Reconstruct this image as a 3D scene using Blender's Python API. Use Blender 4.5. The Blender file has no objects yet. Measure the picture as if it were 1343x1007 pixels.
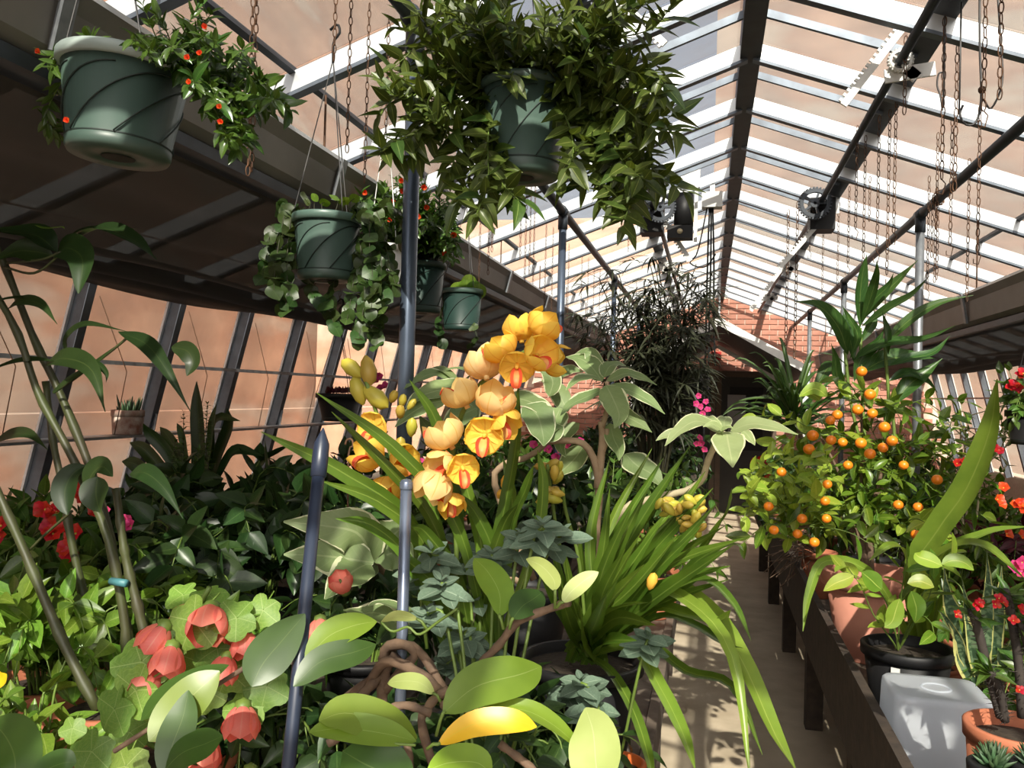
import bpy, bmesh, math, random
import numpy as np
from mathutils import Vector, Matrix, noise

# ------------------------------------------------------------------ camera
FPX, CX, CY, IW, IH = 1100.0, 671.5, 503.5, 1343, 1007
YAW = math.radians(13.2246); PITCH = math.radians(0.7552); ROLL = math.radians(1.5)
EYE = Vector((0, 0, 1.6))
fw = Vector((-math.sin(YAW) * math.cos(PITCH), math.cos(YAW) * math.cos(PITCH), math.sin(PITCH)))
_r0 = Vector((math.cos(YAW), math.sin(YAW), 0)); _u0 = _r0.cross(fw)
rt = _r0 * math.cos(ROLL) + _u0 * math.sin(ROLL)
up = -_r0 * math.sin(ROLL) + _u0 * math.cos(ROLL)
scene = bpy.context.scene
COL = scene.collection
cam = bpy.data.cameras.new('camera'); camo = bpy.data.objects.new('camera', cam)
cam.sensor_width = 36; cam.lens = FPX / IW * 36; cam.clip_start = 0.02; cam.clip_end = 200
M = Matrix((rt, up, -fw)).transposed().to_4x4(); M.translation = EYE
camo.matrix_world = M; COL.objects.link(camo); scene.camera = camo

# ------------------------------------------------------------------ light
world = bpy.data.worlds.new('sky'); scene.world = world; world.use_nodes = True
wn = world.node_tree; bg = wn.nodes['Background']
sky = wn.nodes.new('ShaderNodeTexSky'); sky.sky_type = 'NISHITA'; sky.sun_disc = False
SUN_DIR = Vector((0.20, -1.0, 0.78)).normalized()          # towards the sun: behind the photographer, to the right
sky.sun_elevation = math.asin(SUN_DIR.z); sky.sun_rotation = math.atan2(SUN_DIR.x, SUN_DIR.y)
sky.dust_density = 6.0; sky.ozone_density = 2.5
hs = wn.nodes.new('ShaderNodeHueSaturation'); hs.inputs['Saturation'].default_value = 0.55      # thin haze
wn.links.new(sky.outputs[0], hs.inputs['Color']); wn.links.new(hs.outputs[0], bg.inputs[0]); bg.inputs[1].default_value = 0.21
sun = bpy.data.lights.new('sun', 'SUN'); sun.energy = 13.0; sun.angle = math.radians(0.6); sun.color = (1.0, 0.93, 0.80)
suno = bpy.data.objects.new('sun', sun); COL.objects.link(suno)
suno.rotation_euler = (-SUN_DIR).to_track_quat('-Z', 'Y').to_euler(); suno.location = (4, -8, 9)
vs = scene.view_settings
vs.view_transform = 'Standard'; vs.look = 'None'; vs.exposure = 0.0; vs.gamma = 1.0; vs.use_curve_mapping = False

# ------------------------------------------------------------------ pixel -> place
def ray(px, py): return fw + rt * ((px - CX) / FPX) + up * ((CY - py) / FPX)
def at(px, py, Y=None, X=None, Z=None):
    d = ray(px, py)
    if Y is not None: k = Y / d.y
    elif X is not None: k = X / d.x
    else: k = (Z - EYE.z) / d.z
    return EYE + d * k
def depth(p): return (p - EYE).dot(fw)
def px2m(px, p): return px * depth(p) / FPX
def pts(lst, Y):
    n = len(lst); out = []
    for i, q in enumerate(lst):
        y = Y if not isinstance(Y, (tuple, list)) else Y[0] + (Y[1] - Y[0]) * i / max(1, n - 1)
        if len(q) > 2: y = q[2]
        out.append(at(q[0], q[1], Y=y))
    return out

# ------------------------------------------------------------------ materials
MATS = {}
def nodes_of(name):
    m = bpy.data.materials.new(name); m.use_nodes = True
    nt = m.node_tree; b = nt.nodes['Principled BSDF']; MATS[name] = m
    return m, nt, b
def ramp(nt, fac, stops):
    r = nt.nodes.new('ShaderNodeValToRGB'); els = r.color_ramp.elements
    while len(els) < len(stops): els.new(0.5)
    for e, (p, c) in zip(els, stops): e.position = p; e.color = (*c, 1)
    nt.links.new(fac, r.inputs[0]); return r.outputs[0]
def mixc(nt, fac, a, b, blend='MIX'):
    m = nt.nodes.new('ShaderNodeMix'); m.data_type = 'RGBA'; m.blend_type = blend
    for sock, v in ((m.inputs[0], fac), (m.inputs[6], a), (m.inputs[7], b)):
        if isinstance(v, (int, float)): sock.default_value = v
        elif isinstance(v, tuple): sock.default_value = (*v, 1)
        else: nt.links.new(v, sock)
    return m.outputs[2]
def math_(nt, op, a, b=None, c=None):
    m = nt.nodes.new('ShaderNodeMath'); m.operation = op
    for s, v in zip(m.inputs, (a, b, c)):
        if v is None: continue
        if isinstance(v, (int, float)): s.default_value = v
        else: nt.links.new(v, s)
    return m.outputs[0]
def noise_(nt, scale, detail=3, coord='Object', rough=0.55):
    tc = nt.nodes.new('ShaderNodeTexCoord'); n = nt.nodes.new('ShaderNodeTexNoise')
    n.inputs['Scale'].default_value = scale; n.inputs['Detail'].default_value = detail; n.inputs['Roughness'].default_value = rough
    nt.links.new(tc.outputs[coord], n.inputs['Vector']); return n.outputs['Fac']
def bump(nt, b, h, s=0.3, d=0.01):
    bn = nt.nodes.new('ShaderNodeBump'); bn.inputs['Strength'].default_value = s; bn.inputs['Distance'].default_value = d
    nt.links.new(h, bn.inputs['Height']); nt.links.new(bn.outputs[0], b.inputs['Normal'])
def mat(name, c1, c2=None, scale=8, rough=0.6, metal=0.0, bmp=0.0, spec=0.5, detail=4):
    m, nt, b = nodes_of(name)
    b.inputs['Roughness'].default_value = rough; b.inputs['Metallic'].default_value = metal
    b.inputs['Specular IOR Level'].default_value = spec
    f = noise_(nt, scale, detail)
    c2 = c2 or tuple(x * 0.75 for x in c1)
    nt.links.new(ramp(nt, f, [(0.3, c1), (0.72, c2)]), b.inputs['Base Color'])
    if bmp: bump(nt, b, f, bmp)
    return m
def leaf_mat(name, base, base2=None, rib=None, edge=None, edge_at=0.72, rough=0.38, trans=0.35, tcol=None, vein=0.0, spec=0.5, hue=0.03, val=0.35, ribw=0.05, bands=None):
    """leaf: colour varies from leaf to leaf, pale midrib, optional pale margin, light shines through"""
    m, nt, b = nodes_of(name)
    L = nt.links
    uv = nt.nodes.new('ShaderNodeUVMap'); sp = nt.nodes.new('ShaderNodeSeparateXYZ'); L.new(uv.outputs[0], sp.inputs[0])
    s = math_(nt, 'ABSOLUTE', math_(nt, 'MULTIPLY_ADD', sp.outputs[0], 2.0, -1.0))
    nz = noise_(nt, 14, 3)
    base2 = base2 or tuple(x * 0.7 for x in base)
    col = ramp(nt, nz, [(0.3, base), (0.7, base2)])
    if bands:
        w = nt.nodes.new('ShaderNodeTexNoise'); w.noise_dimensions = '2D'; w.inputs['Scale'].default_value = 1.0; w.inputs['Detail'].default_value = 3
        mp = nt.nodes.new('ShaderNodeMapping'); mp.inputs['Scale'].default_value = (2.2, 26, 1); L.new(uv.outputs[0], mp.inputs[0]); L.new(mp.outputs[0], w.inputs[0])
        col = mixc(nt, ramp(nt, w.outputs[0], [(0.45, (0, 0, 0)), (0.58, (1, 1, 1))]), col, bands)
    if vein:
        ph = math_(nt, 'SINE', math_(nt, 'MULTIPLY', math_(nt, 'SUBTRACT', sp.outputs[1], math_(nt, 'MULTIPLY', s, 0.22)), 60.0))
        vf = math_(nt, 'MULTIPLY', math_(nt, 'GREATER_THAN', ph, 0.86), vein)
        col = mixc(nt, vf, col, rib or tuple(min(1, x * 1.6) for x in base))
    if rib:
        col = mixc(nt, math_(nt, 'LESS_THAN', s, ribw), col, rib)
    if edge:
        e = math_(nt, 'GREATER_THAN', math_(nt, 'ADD', s, math_(nt, 'MULTIPLY_ADD', nz, 0.9, -0.45)), edge_at)
        col = mixc(nt, e, col, edge)
    oi = nt.nodes.new('ShaderNodeObjectInfo'); h = nt.nodes.new('ShaderNodeHueSaturation')
    L.new(math_(nt, 'MULTIPLY_ADD', oi.outputs['Random'], hue * 2, 0.5 - hue), h.inputs['Hue'])
    r2 = math_(nt, 'FRACT', math_(nt, 'MULTIPLY', oi.outputs['Random'], 17.31))
    L.new(math_(nt, 'MULTIPLY_ADD', r2, val * 2, 1 - val), h.inputs['Value'])
    L.new(col, h.inputs['Color'])
    L.new(h.outputs[0], b.inputs['Base Color'])
    b.inputs['Roughness'].default_value = rough; b.inputs['Specular IOR Level'].default_value = spec
    t = nt.nodes.new('ShaderNodeBsdfTranslucent')
    L.new(mixc(nt, 1.0, h.outputs[0], tcol or (1.0, 0.95, 0.45), 'MULTIPLY'), t.inputs[0])
    mx = nt.nodes.new('ShaderNodeMixShader'); mx.inputs[0].default_value = trans
    L.new(b.outputs[0], mx.inputs[1]); L.new(t.outputs[0], mx.inputs[2])
    L.new(mx.outputs[0], nt.nodes['Material Output'].inputs[0])
    return m

mat('aluminium', (0.76, 0.78, 0.80), (0.60, 0.63, 0.66), 6, 0.34, 0.35, 0.02)
mat('dark_steel', (0.045, 0.055, 0.07), (0.03, 0.034, 0.042), 14, 0.45, 0.3, 0.05)
mat('bar_grey', (0.16, 0.19, 0.23), (0.09, 0.10, 0.12), 9, 0.42, 0.5, 0.05)
mat('galvanised', (0.30, 0.32, 0.34), (0.19, 0.20, 0.22), 25, 0.42, 0.55, 0.05)
mat('beam_grey', (0.23, 0.215, 0.195), (0.16, 0.15, 0.135), 4, 0.5, 0.2, 0.05)
mat('post_blue', (0.10, 0.13, 0.18), (0.07, 0.09, 0.13), 10, 0.32, 0.5, 0.02)
mat('stake_navy', (0.018, 0.026, 0.05), (0.03, 0.04, 0.065), 10, 0.38, 0.0, 0.02)
mat('white_metal', (0.80, 0.80, 0.78), (0.66, 0.66, 0.63), 10, 0.4, 0.0, 0.02)
mat('black_plastic', (0.008, 0.008, 0.009), (0.013, 0.013, 0.014), 8, 0.5, spec=0.3)
mat('rust', (0.16, 0.075, 0.035), (0.06, 0.035, 0.025), 40, 0.75, 0.3)
mat('wire', (0.05, 0.05, 0.055), (0.09, 0.085, 0.08), 10, 0.5, 0.4)
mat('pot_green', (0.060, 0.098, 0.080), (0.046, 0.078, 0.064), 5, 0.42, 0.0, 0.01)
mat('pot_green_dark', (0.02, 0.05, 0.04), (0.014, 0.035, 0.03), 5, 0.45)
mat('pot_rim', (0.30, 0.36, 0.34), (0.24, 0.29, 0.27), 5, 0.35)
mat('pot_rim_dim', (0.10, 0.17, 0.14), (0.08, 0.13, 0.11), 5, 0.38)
mat('stake_silver', (0.20, 0.24, 0.32), (0.15, 0.18, 0.25), 10, 0.25, 0.6)
mat('groove_dark', (0.012, 0.025, 0.02), None, 5, 0.6)
mat('soil', (0.03, 0.02, 0.014), (0.06, 0.045, 0.03), 60, 0.95, 0, 0.8)
mat('terracotta', (0.50, 0.17, 0.085), (0.38, 0.12, 0.06), 7, 0.75, 0, 0.06)
mat('terracotta_pink', (0.62, 0.27, 0.19), (0.52, 0.21, 0.15), 6, 0.72, 0, 0.04)
mat('terracotta_old', (0.22, 0.09, 0.06), (0.45, 0.38, 0.32), 26, 0.85, 0, 0.15)
mat('orange_pot', (0.75, 0.17, 0.04), (0.62, 0.13, 0.03), 8, 0.5)
mat('wood_weathered', (0.16, 0.125, 0.095), (0.085, 0.062, 0.045), 22, 0.85, 0, 0.35)
mat('wood_dark', (0.06, 0.042, 0.03), (0.03, 0.022, 0.017), 22, 0.85, 0, 0.3)
mat('concrete', (0.62, 0.52, 0.38), (0.40, 0.32, 0.22), 3.5, 0.9, 0, 0.15, detail=8)
mat('earth', (0.05, 0.038, 0.028), (0.025, 0.02, 0.015), 9, 0.95, 0, 0.5)
mat('brick_face', (0.52, 0.25, 0.18), (0.40, 0.17, 0.12), 9, 0.85, 0, 0.2)
mat('mortar', (0.72, 0.60, 0.50), (0.60, 0.50, 0.42), 30, 0.95, 0, 0.2)
mat('bark_tan', (0.42, 0.30, 0.19), (0.30, 0.20, 0.12), 30, 0.8, 0, 0.25)
mat('bark_brown', (0.19, 0.12, 0.075), (0.10, 0.065, 0.045), 40, 0.85, 0, 0.35)
mat('bark_pale', (0.62, 0.54, 0.36), (0.46, 0.40, 0.24), 30, 0.8, 0, 0.2)
mat('cane_green', (0.055, 0.07, 0.02), (0.04, 0.035, 0.016), 12, 0.5)
mat('stem_green', (0.14, 0.22, 0.035), (0.10, 0.15, 0.03), 12, 0.5)
mat('stem_dark', (0.045, 0.05, 0.02), (0.03, 0.025, 0.015), 12, 0.6)
mat('thorn_stem', (0.06, 0.048, 0.04), (0.035, 0.028, 0.024), 30, 0.85, 0, 0.3)
mat('fruit_orange', (0.90, 0.26, 0.015), (0.80, 0.20, 0.01), 30, 0.36, 0, 0.06)
mat('sign_grey', (0.28, 0.29, 0.32), (0.25, 0.26, 0.29), 6, 0.6)
mat('red_box', (0.55, 0.03, 0.025), None, 5, 0.5)
mat('doorway_gloom', (0.02, 0.018, 0.017), (0.03, 0.026, 0.022), 8, 0.5)
mat('door_frame', (0.12, 0.085, 0.06), (0.08, 0.055, 0.04), 8, 0.7)
mat('hose_blue', (0.06, 0.20, 0.22), None, 8, 0.5)
mat('label_white', (0.75, 0.75, 0.73), None, 8, 0.5)
# clear plastic of the upturned tub
m, nt, b = nodes_of('tub_plastic')
b.inputs['Base Color'].default_value = (0.86, 0.90, 0.97, 1); b.inputs['Roughness'].default_value = 0.25
t = nt.nodes.new('ShaderNodeBsdfTransparent'); t.inputs[0].default_value = (0.85, 0.90, 0.96, 1)
tl = nt.nodes.new('ShaderNodeBsdfTranslucent'); tl.inputs[0].default_value = (0.85, 0.90, 0.97, 1)
x1 = nt.nodes.new('ShaderNodeMixShader'); x1.inputs[0].default_value = 0.5; x2 = nt.nodes.new('ShaderNodeMixShader'); x2.inputs[0].default_value = 0.16
nt.links.new(b.outputs[0], x1.inputs[1]); nt.links.new(tl.outputs[0], x1.inputs[2])
nt.links.new(x1.outputs[0], x2.inputs[1]); nt.links.new(t.outputs[0], x2.inputs[2]); nt.links.new(x2.outputs[0], nt.nodes['Material Output'].inputs[0])
# whitewashed, dirty greenhouse glass: lets sun through and glows with what is outside
def glass_mat(name, tint, clear, haze):
    m, nt, b = nodes_of(name)
    b.inputs['Base Color'].default_value = (*haze, 1); b.inputs['Roughness'].default_value = 0.28
    t = nt.nodes.new('ShaderNodeBsdfTransparent'); t.inputs[0].default_value = (*tint, 1)
    tl = nt.nodes.new('ShaderNodeBsdfTranslucent'); tl.inputs[0].default_value = (*haze, 1)
    x1 = nt.nodes.new('ShaderNodeMixShader'); x1.inputs[0].default_value = 0.72
    x2 = nt.nodes.new('ShaderNodeMixShader')
    f = noise_(nt, 2.2, 5); g = ramp(nt, f, [(0.3, (clear - 0.12,) * 3), (0.7, (clear + 0.1,) * 3)])
    nt.links.new(g, x2.inputs[0])
    nt.links.new(b.outputs[0], x1.inputs[1]); nt.links.new(tl.outputs[0], x1.inputs[2])
    nt.links.new(x1.outputs[0], x2.inputs[1]); nt.links.new(t.outputs[0], x2.inputs[2])
    nt.links.new(x2.outputs[0], nt.nodes['Material Output'].inputs[0])
glass_mat('glass_roof', (0.90, 0.91, 0.91), 0.76, (0.25, 0.23, 0.21))
glass_mat('glass_wall', (0.94, 0.92, 0.90), 0.72, (0.46, 0.38, 0.31))
# shade netting
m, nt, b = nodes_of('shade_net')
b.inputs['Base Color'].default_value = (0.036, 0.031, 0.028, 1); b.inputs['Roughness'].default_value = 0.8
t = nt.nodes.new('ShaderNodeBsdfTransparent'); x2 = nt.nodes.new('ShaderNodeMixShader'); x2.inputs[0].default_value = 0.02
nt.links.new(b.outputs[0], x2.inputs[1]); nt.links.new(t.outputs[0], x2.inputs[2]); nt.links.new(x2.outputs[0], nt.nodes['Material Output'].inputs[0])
# walls of the buildings outside
def facade(name, c1, c2, c3):
    m, nt, b = nodes_of(name)
    tc = nt.nodes.new('ShaderNodeTexCoord'); mp = nt.nodes.new('ShaderNodeMapping'); mp.inputs['Scale'].default_value = (1, 1, 3.5)
    nt.links.new(tc.outputs['Object'], mp.inputs[0])
    n1 = nt.nodes.new('ShaderNodeTexNoise'); n1.inputs['Scale'].default_value = 0.5; n1.inputs['Detail'].default_value = 3; nt.links.new(mp.outputs[0], n1.inputs['Vector'])
    col = ramp(nt, n1.outputs['Fac'], [(0.36, c1), (0.50, c2), (0.62, c3)])
    f = noise_(nt, 1.1, 4)
    nt.links.new(mixc(nt, 1.0, col, ramp(nt, f, [(0.3, (0.78, 0.78, 0.80)), (0.7, (1.12, 1.05, 1.0))]), 'MULTIPLY'), b.inputs['Base Color'])
    b.inputs['Roughness'].default_value = 0.9
facade('facade_salmon', (0.60, 0.39, 0.275), (0.50, 0.30, 0.21), (0.55, 0.46, 0.38))
facade('facade_red', (0.25, 0.175, 0.14), (0.19, 0.125, 0.10), (0.23, 0.20, 0.175))

# leaves
G = leaf_mat
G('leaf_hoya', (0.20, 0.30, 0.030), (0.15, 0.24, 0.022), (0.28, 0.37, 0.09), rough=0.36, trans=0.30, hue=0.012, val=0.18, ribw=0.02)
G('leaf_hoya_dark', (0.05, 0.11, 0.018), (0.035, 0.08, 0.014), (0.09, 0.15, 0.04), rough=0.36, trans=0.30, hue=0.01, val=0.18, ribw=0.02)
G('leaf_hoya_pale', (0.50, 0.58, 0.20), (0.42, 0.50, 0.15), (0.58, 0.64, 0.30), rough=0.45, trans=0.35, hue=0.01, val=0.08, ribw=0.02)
G('leaf_yellow', (0.85, 0.52, 0.02), (0.78, 0.44, 0.01), (0.72, 0.50, 0.03), rough=0.35, trans=0.3, hue=0.005, val=0.05, ribw=0.02)
G('leaf_lime', (0.33, 0.44, 0.05), (0.26, 0.38, 0.04), (0.52, 0.58, 0.12), rough=0.38, trans=0.4, hue=0.015, val=0.2)
G('leaf_orchid', (0.115, 0.20, 0.022), (0.075, 0.14, 0.016), (0.18, 0.27, 0.045), rough=0.30, trans=0.30, hue=0.012, val=0.3, ribw=0.08)
G('leaf_strap', (0.21, 0.32, 0.04), (0.15, 0.25, 0.03), (0.27, 0.37, 0.07), rough=0.35, trans=0.35, hue=0.01, val=0.15)
G('leaf_pale_variegated', (0.36, 0.44, 0.20), (0.28, 0.36, 0.15), (0.42, 0.48, 0.24), (0.70, 0.72, 0.44), 0.92, rough=0.55, trans=0.30, hue=0.008, val=0.12, vein=0.15, tcol=(1, 1, 0.6))
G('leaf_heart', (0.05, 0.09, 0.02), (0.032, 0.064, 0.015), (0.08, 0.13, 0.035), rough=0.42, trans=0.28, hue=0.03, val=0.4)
G('leaf_variegated', (0.23, 0.31, 0.125), (0.165, 0.24, 0.09), (0.29, 0.36, 0.17), (0.66, 0.68, 0.44), 0.92, rough=0.55, trans=0.30, hue=0.008, val=0.15, vein=0.18, tcol=(1, 1, 0.6))
G('leaf_felt', (0.15, 0.215, 0.15), (0.11, 0.165, 0.115), (0.24, 0.31, 0.23), rough=0.75, trans=0.22, hue=0.008, val=0.2, spec=0.25, tcol=(0.9, 1, 0.7))
G('leaf_cane', (0.032, 0.062, 0.016), (0.022, 0.045, 0.012), (0.05, 0.08, 0.022), rough=0.4, trans=0.38, hue=0.015, val=0.25)
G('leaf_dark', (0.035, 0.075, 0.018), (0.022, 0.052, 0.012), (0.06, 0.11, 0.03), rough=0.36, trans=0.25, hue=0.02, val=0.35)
G('leaf_mid', (0.085, 0.165, 0.025), (0.055, 0.12, 0.018), (0.15, 0.24, 0.06), rough=0.36, trans=0.32, hue=0.02, val=0.4, vein=0.15)
G('leaf_bright', (0.16, 0.28, 0.03), (0.11, 0.21, 0.022), (0.26, 0.38, 0.08), rough=0.36, trans=0.38, hue=0.02, val=0.35, vein=0.15)
G('leaf_abutilon', (0.22, 0.36, 0.06), (0.16, 0.29, 0.045), (0.34, 0.46, 0.14), rough=0.5, trans=0.4, hue=0.015, val=0.25, vein=0.3)
G('leaf_basket', (0.072, 0.118, 0.022), (0.045, 0.082, 0.015), (0.22, 0.28, 0.08), rough=0.36, trans=0.36, hue=0.025, val=0.45)
G('leaf_gloss', (0.06, 0.125, 0.02), (0.04, 0.09, 0.014), (0.10, 0.17, 0.04), rough=0.22, trans=0.25, hue=0.02, val=0.4)
G('leaf_citrus', (0.13, 0.22, 0.020), (0.08, 0.155, 0.014), (0.24, 0.32, 0.06), rough=0.30, trans=0.36, hue=0.025, val=0.42)
G('leaf_ginger', (0.055, 0.13, 0.028), (0.035, 0.095, 0.02), (0.14, 0.22, 0.06), (0.40, 0.44, 0.10), 1.18, rough=0.33, trans=0.34, hue=0.012, val=0.25, vein=0.25)
G('leaf_pandan', (0.07, 0.14, 0.03), (0.045, 0.10, 0.02), (0.12, 0.2, 0.05), rough=0.35, trans=0.3, hue=0.015, val=0.3)
G('leaf_snake', (0.055, 0.105, 0.05), (0.04, 0.08, 0.04), None, (0.62, 0.60, 0.22), 0.80, rough=0.35, trans=0.12, hue=0.005, val=0.1, bands=(0.16, 0.24, 0.13))
G('leaf_spider', (0.04, 0.045, 0.022), (0.028, 0.03, 0.016), None, rough=0.5, trans=0.2, hue=0.02, val=0.3)
G('leaf_burgundy', (0.11, 0.012, 0.025), (0.06, 0.008, 0.016), (0.18, 0.02, 0.04), rough=0.45, trans=0.3, hue=0.01, val=0.3, tcol=(1, 0.3, 0.3))
G('leaf_succulent', (0.05, 0.10, 0.04), (0.035, 0.07, 0.03), None, rough=0.5, trans=0.05, hue=0.02, val=0.3)
# petals
G('petal_orchid', (0.92, 0.72, 0.34), (0.90, 0.66, 0.26), (0.84, 0.56, 0.16), rough=0.5, trans=0.42, hue=0.012, val=0.08, ribw=0.04, tcol=(1, 0.85, 0.45), spec=0.3)
G('petal_gold', (0.95, 0.70, 0.12), (0.92, 0.62, 0.09), (0.84, 0.46, 0.06), rough=0.5, trans=0.42, hue=0.008, val=0.08, ribw=0.04, tcol=(1, 0.88, 0.45), spec=0.3)
G('petal_lip', (0.90, 0.62, 0.18), (0.62, 0.05, 0.025), None, (0.72, 0.09, 0.035), 0.50, rough=0.5, trans=0.3, hue=0.005, val=0.05, tcol=(1, 0.7, 0.4))
G('petal_bud', (0.60, 0.46, 0.07), (0.48, 0.40, 0.05), None, rough=0.45, trans=0.2, hue=0.03, val=0.2)
G('petal_coral', (0.95, 0.32, 0.25), (0.90, 0.24, 0.18), (0.92, 0.36, 0.27), rough=0.5, trans=0.45, hue=0.008, val=0.1, tcol=(1, 0.5, 0.4), vein=0.25)
G('petal_red', (0.60, 0.015, 0.015), (0.46, 0.008, 0.012), None, rough=0.5, trans=0.4, hue=0.01, val=0.2, tcol=(1, 0.3, 0.3))
G('petal_pink', (0.80, 0.08, 0.28), (0.66, 0.05, 0.22), None, rough=0.5, trans=0.4, hue=0.015, val=0.2, tcol=(1, 0.5, 0.7))
G('petal_flame', (0.82, 0.10, 0.02), (0.70, 0.07, 0.015), None, rough=0.45, trans=0.35, hue=0.01, val=0.2, tcol=(1, 0.5, 0.3))

# ------------------------------------------------------------------ building helpers
def thing(name, label, cat, loc, group=None, kind=None):
    o = bpy.data.objects.new(name, None); o.empty_display_size = 0.05; COL.objects.link(o); o.location = loc
    if kind: o['kind'] = kind
    if label: o['label'] = label
    if cat: o['category'] = cat
    if group: o['group'] = group
    return o
def root_of(o):
    while o.parent: o = o.parent
    return o
def adopt(o, parent, mw=None):
    """child keeps world coordinates; all roots are only moved, never turned"""
    if parent is not None:
        o.parent = parent
        o.matrix_parent_inverse = WORLD.get(parent.name, Matrix.Translation(parent.location)).inverted()
    if mw is not None: o.matrix_basis = mw
    WORLD[o.name] = (mw.copy() if mw is not None else Matrix.Identity(4))
WORLD = {}
def link(name, me, parent=None, mw=None, label=None, cat=None, kind=None, group=None):
    o = bpy.data.objects.new(name, me); COL.objects.link(o); adopt(o, parent, mw)
    if label: o['label'] = label
    if cat: o['category'] = cat
    if kind: o['kind'] = kind
    if group: o['group'] = group
    return o
class MB:
    def __init__(s): s.v = []; s.f = []; s.uv = []
    def add(s, vs, fs, uvs=None):
        n = len(s.v); s.v += [tuple(v) for v in vs]; s.f += [tuple(i + n for i in f) for f in fs]
        s.uv += list(uvs) if uvs is not None else [(0.25, 0.5)] * len(vs)
        return s
    def box(s, c, sz, rot=None):
        h = Vector(sz) / 2; R = rot or Matrix.Identity(3); c = Vector(c)
        vs = [c + R @ Vector((x * h.x, y * h.y, z * h.z)) for x in (-1, 1) for y in (-1, 1) for z in (-1, 1)]
        return s.add(vs, [(0, 1, 3, 2), (4, 6, 7, 5), (0, 4, 5, 1), (2, 3, 7, 6), (0, 2, 6, 4), (1, 5, 7, 3)])
    def beam(s, a, b, w, h, upv=(0, 0, 1)):
        a, b = Vector(a), Vector(b); d = (b - a); L = d.length; d.normalize()
        x = d.cross(Vector(upv)).normalized(); z = x.cross(d)
        return s.box((a + b) / 2, (w, L, h), Matrix((x, d, z)).transposed())
    def tube(s, path, r, seg=8, caps=True):
        path = [Vector(p) for p in path]; n = len(path)
        rs = r if isinstance(r, (list, tuple)) else [r] * n
        vs = []; prev = None
        for i, p in enumerate(path):
            t = (path[min(i + 1, n - 1)] - path[max(i - 1, 0)])
            if t.length < 1e-9: t = Vector((0, 0, 1))
            t.normalize()
            if prev is None: x = t.orthogonal().normalized()
            else:
                x = prev - t * prev.dot(t)
                x = x.normalized() if x.length > 1e-6 else t.orthogonal().normalized()
            prev = x; y = t.cross(x)
            for k in range(seg):
                a = 2 * math.pi * k / seg
                vs.append(p + (x * math.cos(a) + y * math.sin(a)) * rs[i])
        fs = [(i * seg + k, i * seg + (k + 1) % seg, (i + 1) * seg + (k + 1) % seg, (i + 1) * seg + k) for i in range(n - 1) for k in range(seg)]
        if caps: fs += [tuple(range(seg))[::-1], tuple(range((n - 1) * seg, n * seg))]
        return s.add(vs, fs)
    def lathe(s, base, prof, seg=32, axis=(0, 0, 1), cap0=False, cap1=False):
        base = Vector(base); az = Vector(axis).normalized()
        ax = az.orthogonal().normalized() if abs(az.z) < 0.99 else Vector((1, 0, 0)); ax = (ax - az * ax.dot(az)).normalized(); ay = az.cross(ax)
        vs = []
        for r, z in prof:
            for k in range(seg):
                a = 2 * math.pi * k / seg
                vs.append(base + az * z + (ax * math.cos(a) + ay * math.sin(a)) * r)
        n = len(prof)
        fs = [(i * seg + k, i * seg + (k + 1) % seg, (i + 1) * seg + (k + 1) % seg, (i + 1) * seg + k) for i in range(n - 1) for k in range(seg)]
        if cap0: fs.append(tuple(range(seg))[::-1])
        if cap1: fs.append(tuple(range((n - 1) * seg, n * seg)))
        return s.add(vs, fs)
    def ball(s, c, r, seg=10, ring=6, sq=(1, 1, 1)):
        prof = [(max(1e-4, math.sin(math.pi * i / ring)) , -math.cos(math.pi * i / ring)) for i in range(ring + 1)]
        c = Vector(c); vs = []
        for q, z in prof:
            for k in range(seg):
                a = 2 * math.pi * k / seg; vs.append(c + Vector((math.cos(a) * q * sq[0], math.sin(a) * q * sq[1], z * sq[2])) * r)
        fs = [(i * seg + k, i * seg + (k + 1) % seg, (i + 1) * seg + (k + 1) % seg, (i + 1) * seg + k) for i in range(ring) for k in range(seg)]
        return s.add(vs, fs)
    def mesh(s, name, m, smooth=True):
        me = bpy.data.meshes.new(name); me.from_pydata(s.v, [], s.f)
        uvl = me.uv_layers.new(name='UVMap'); li = np.empty(len(me.loops), dtype=np.int32); me.loops.foreach_get('vertex_index', li)
        uvl.data.foreach_set('uv', np.array(s.uv, dtype=np.float32)[li].ravel())
        if smooth: me.polygons.foreach_set('use_smooth', [True] * len(me.polygons))
        me.materials.append(MATS[m]); me.update()
        return me
    def build(s, name, m, parent=None, smooth=True, **k):
        return link(name, s.mesh(name, m, smooth), parent, **k)
def spline(P, n):
    P = [Vector(p) for p in P]
    if len(P) == 2: return [P[0].lerp(P[1], i / n) for i in range(n + 1)]
    Q = [P[0] * 2 - P[1]] + P + [P[-1] * 2 - P[-2]]; out = []; m = len(P) - 1
    for i in range(n + 1):
        t = i / n * m; k = min(int(t), m - 1); t -= k
        a, b, c, d = Q[k:k + 4]
        out.append(0.5 * ((2 * b) + (c - a) * t + (2 * a - 5 * b + 4 * c - d) * t * t + (3 * b - a - 3 * c + d) * t ** 3))
    return out

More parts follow.
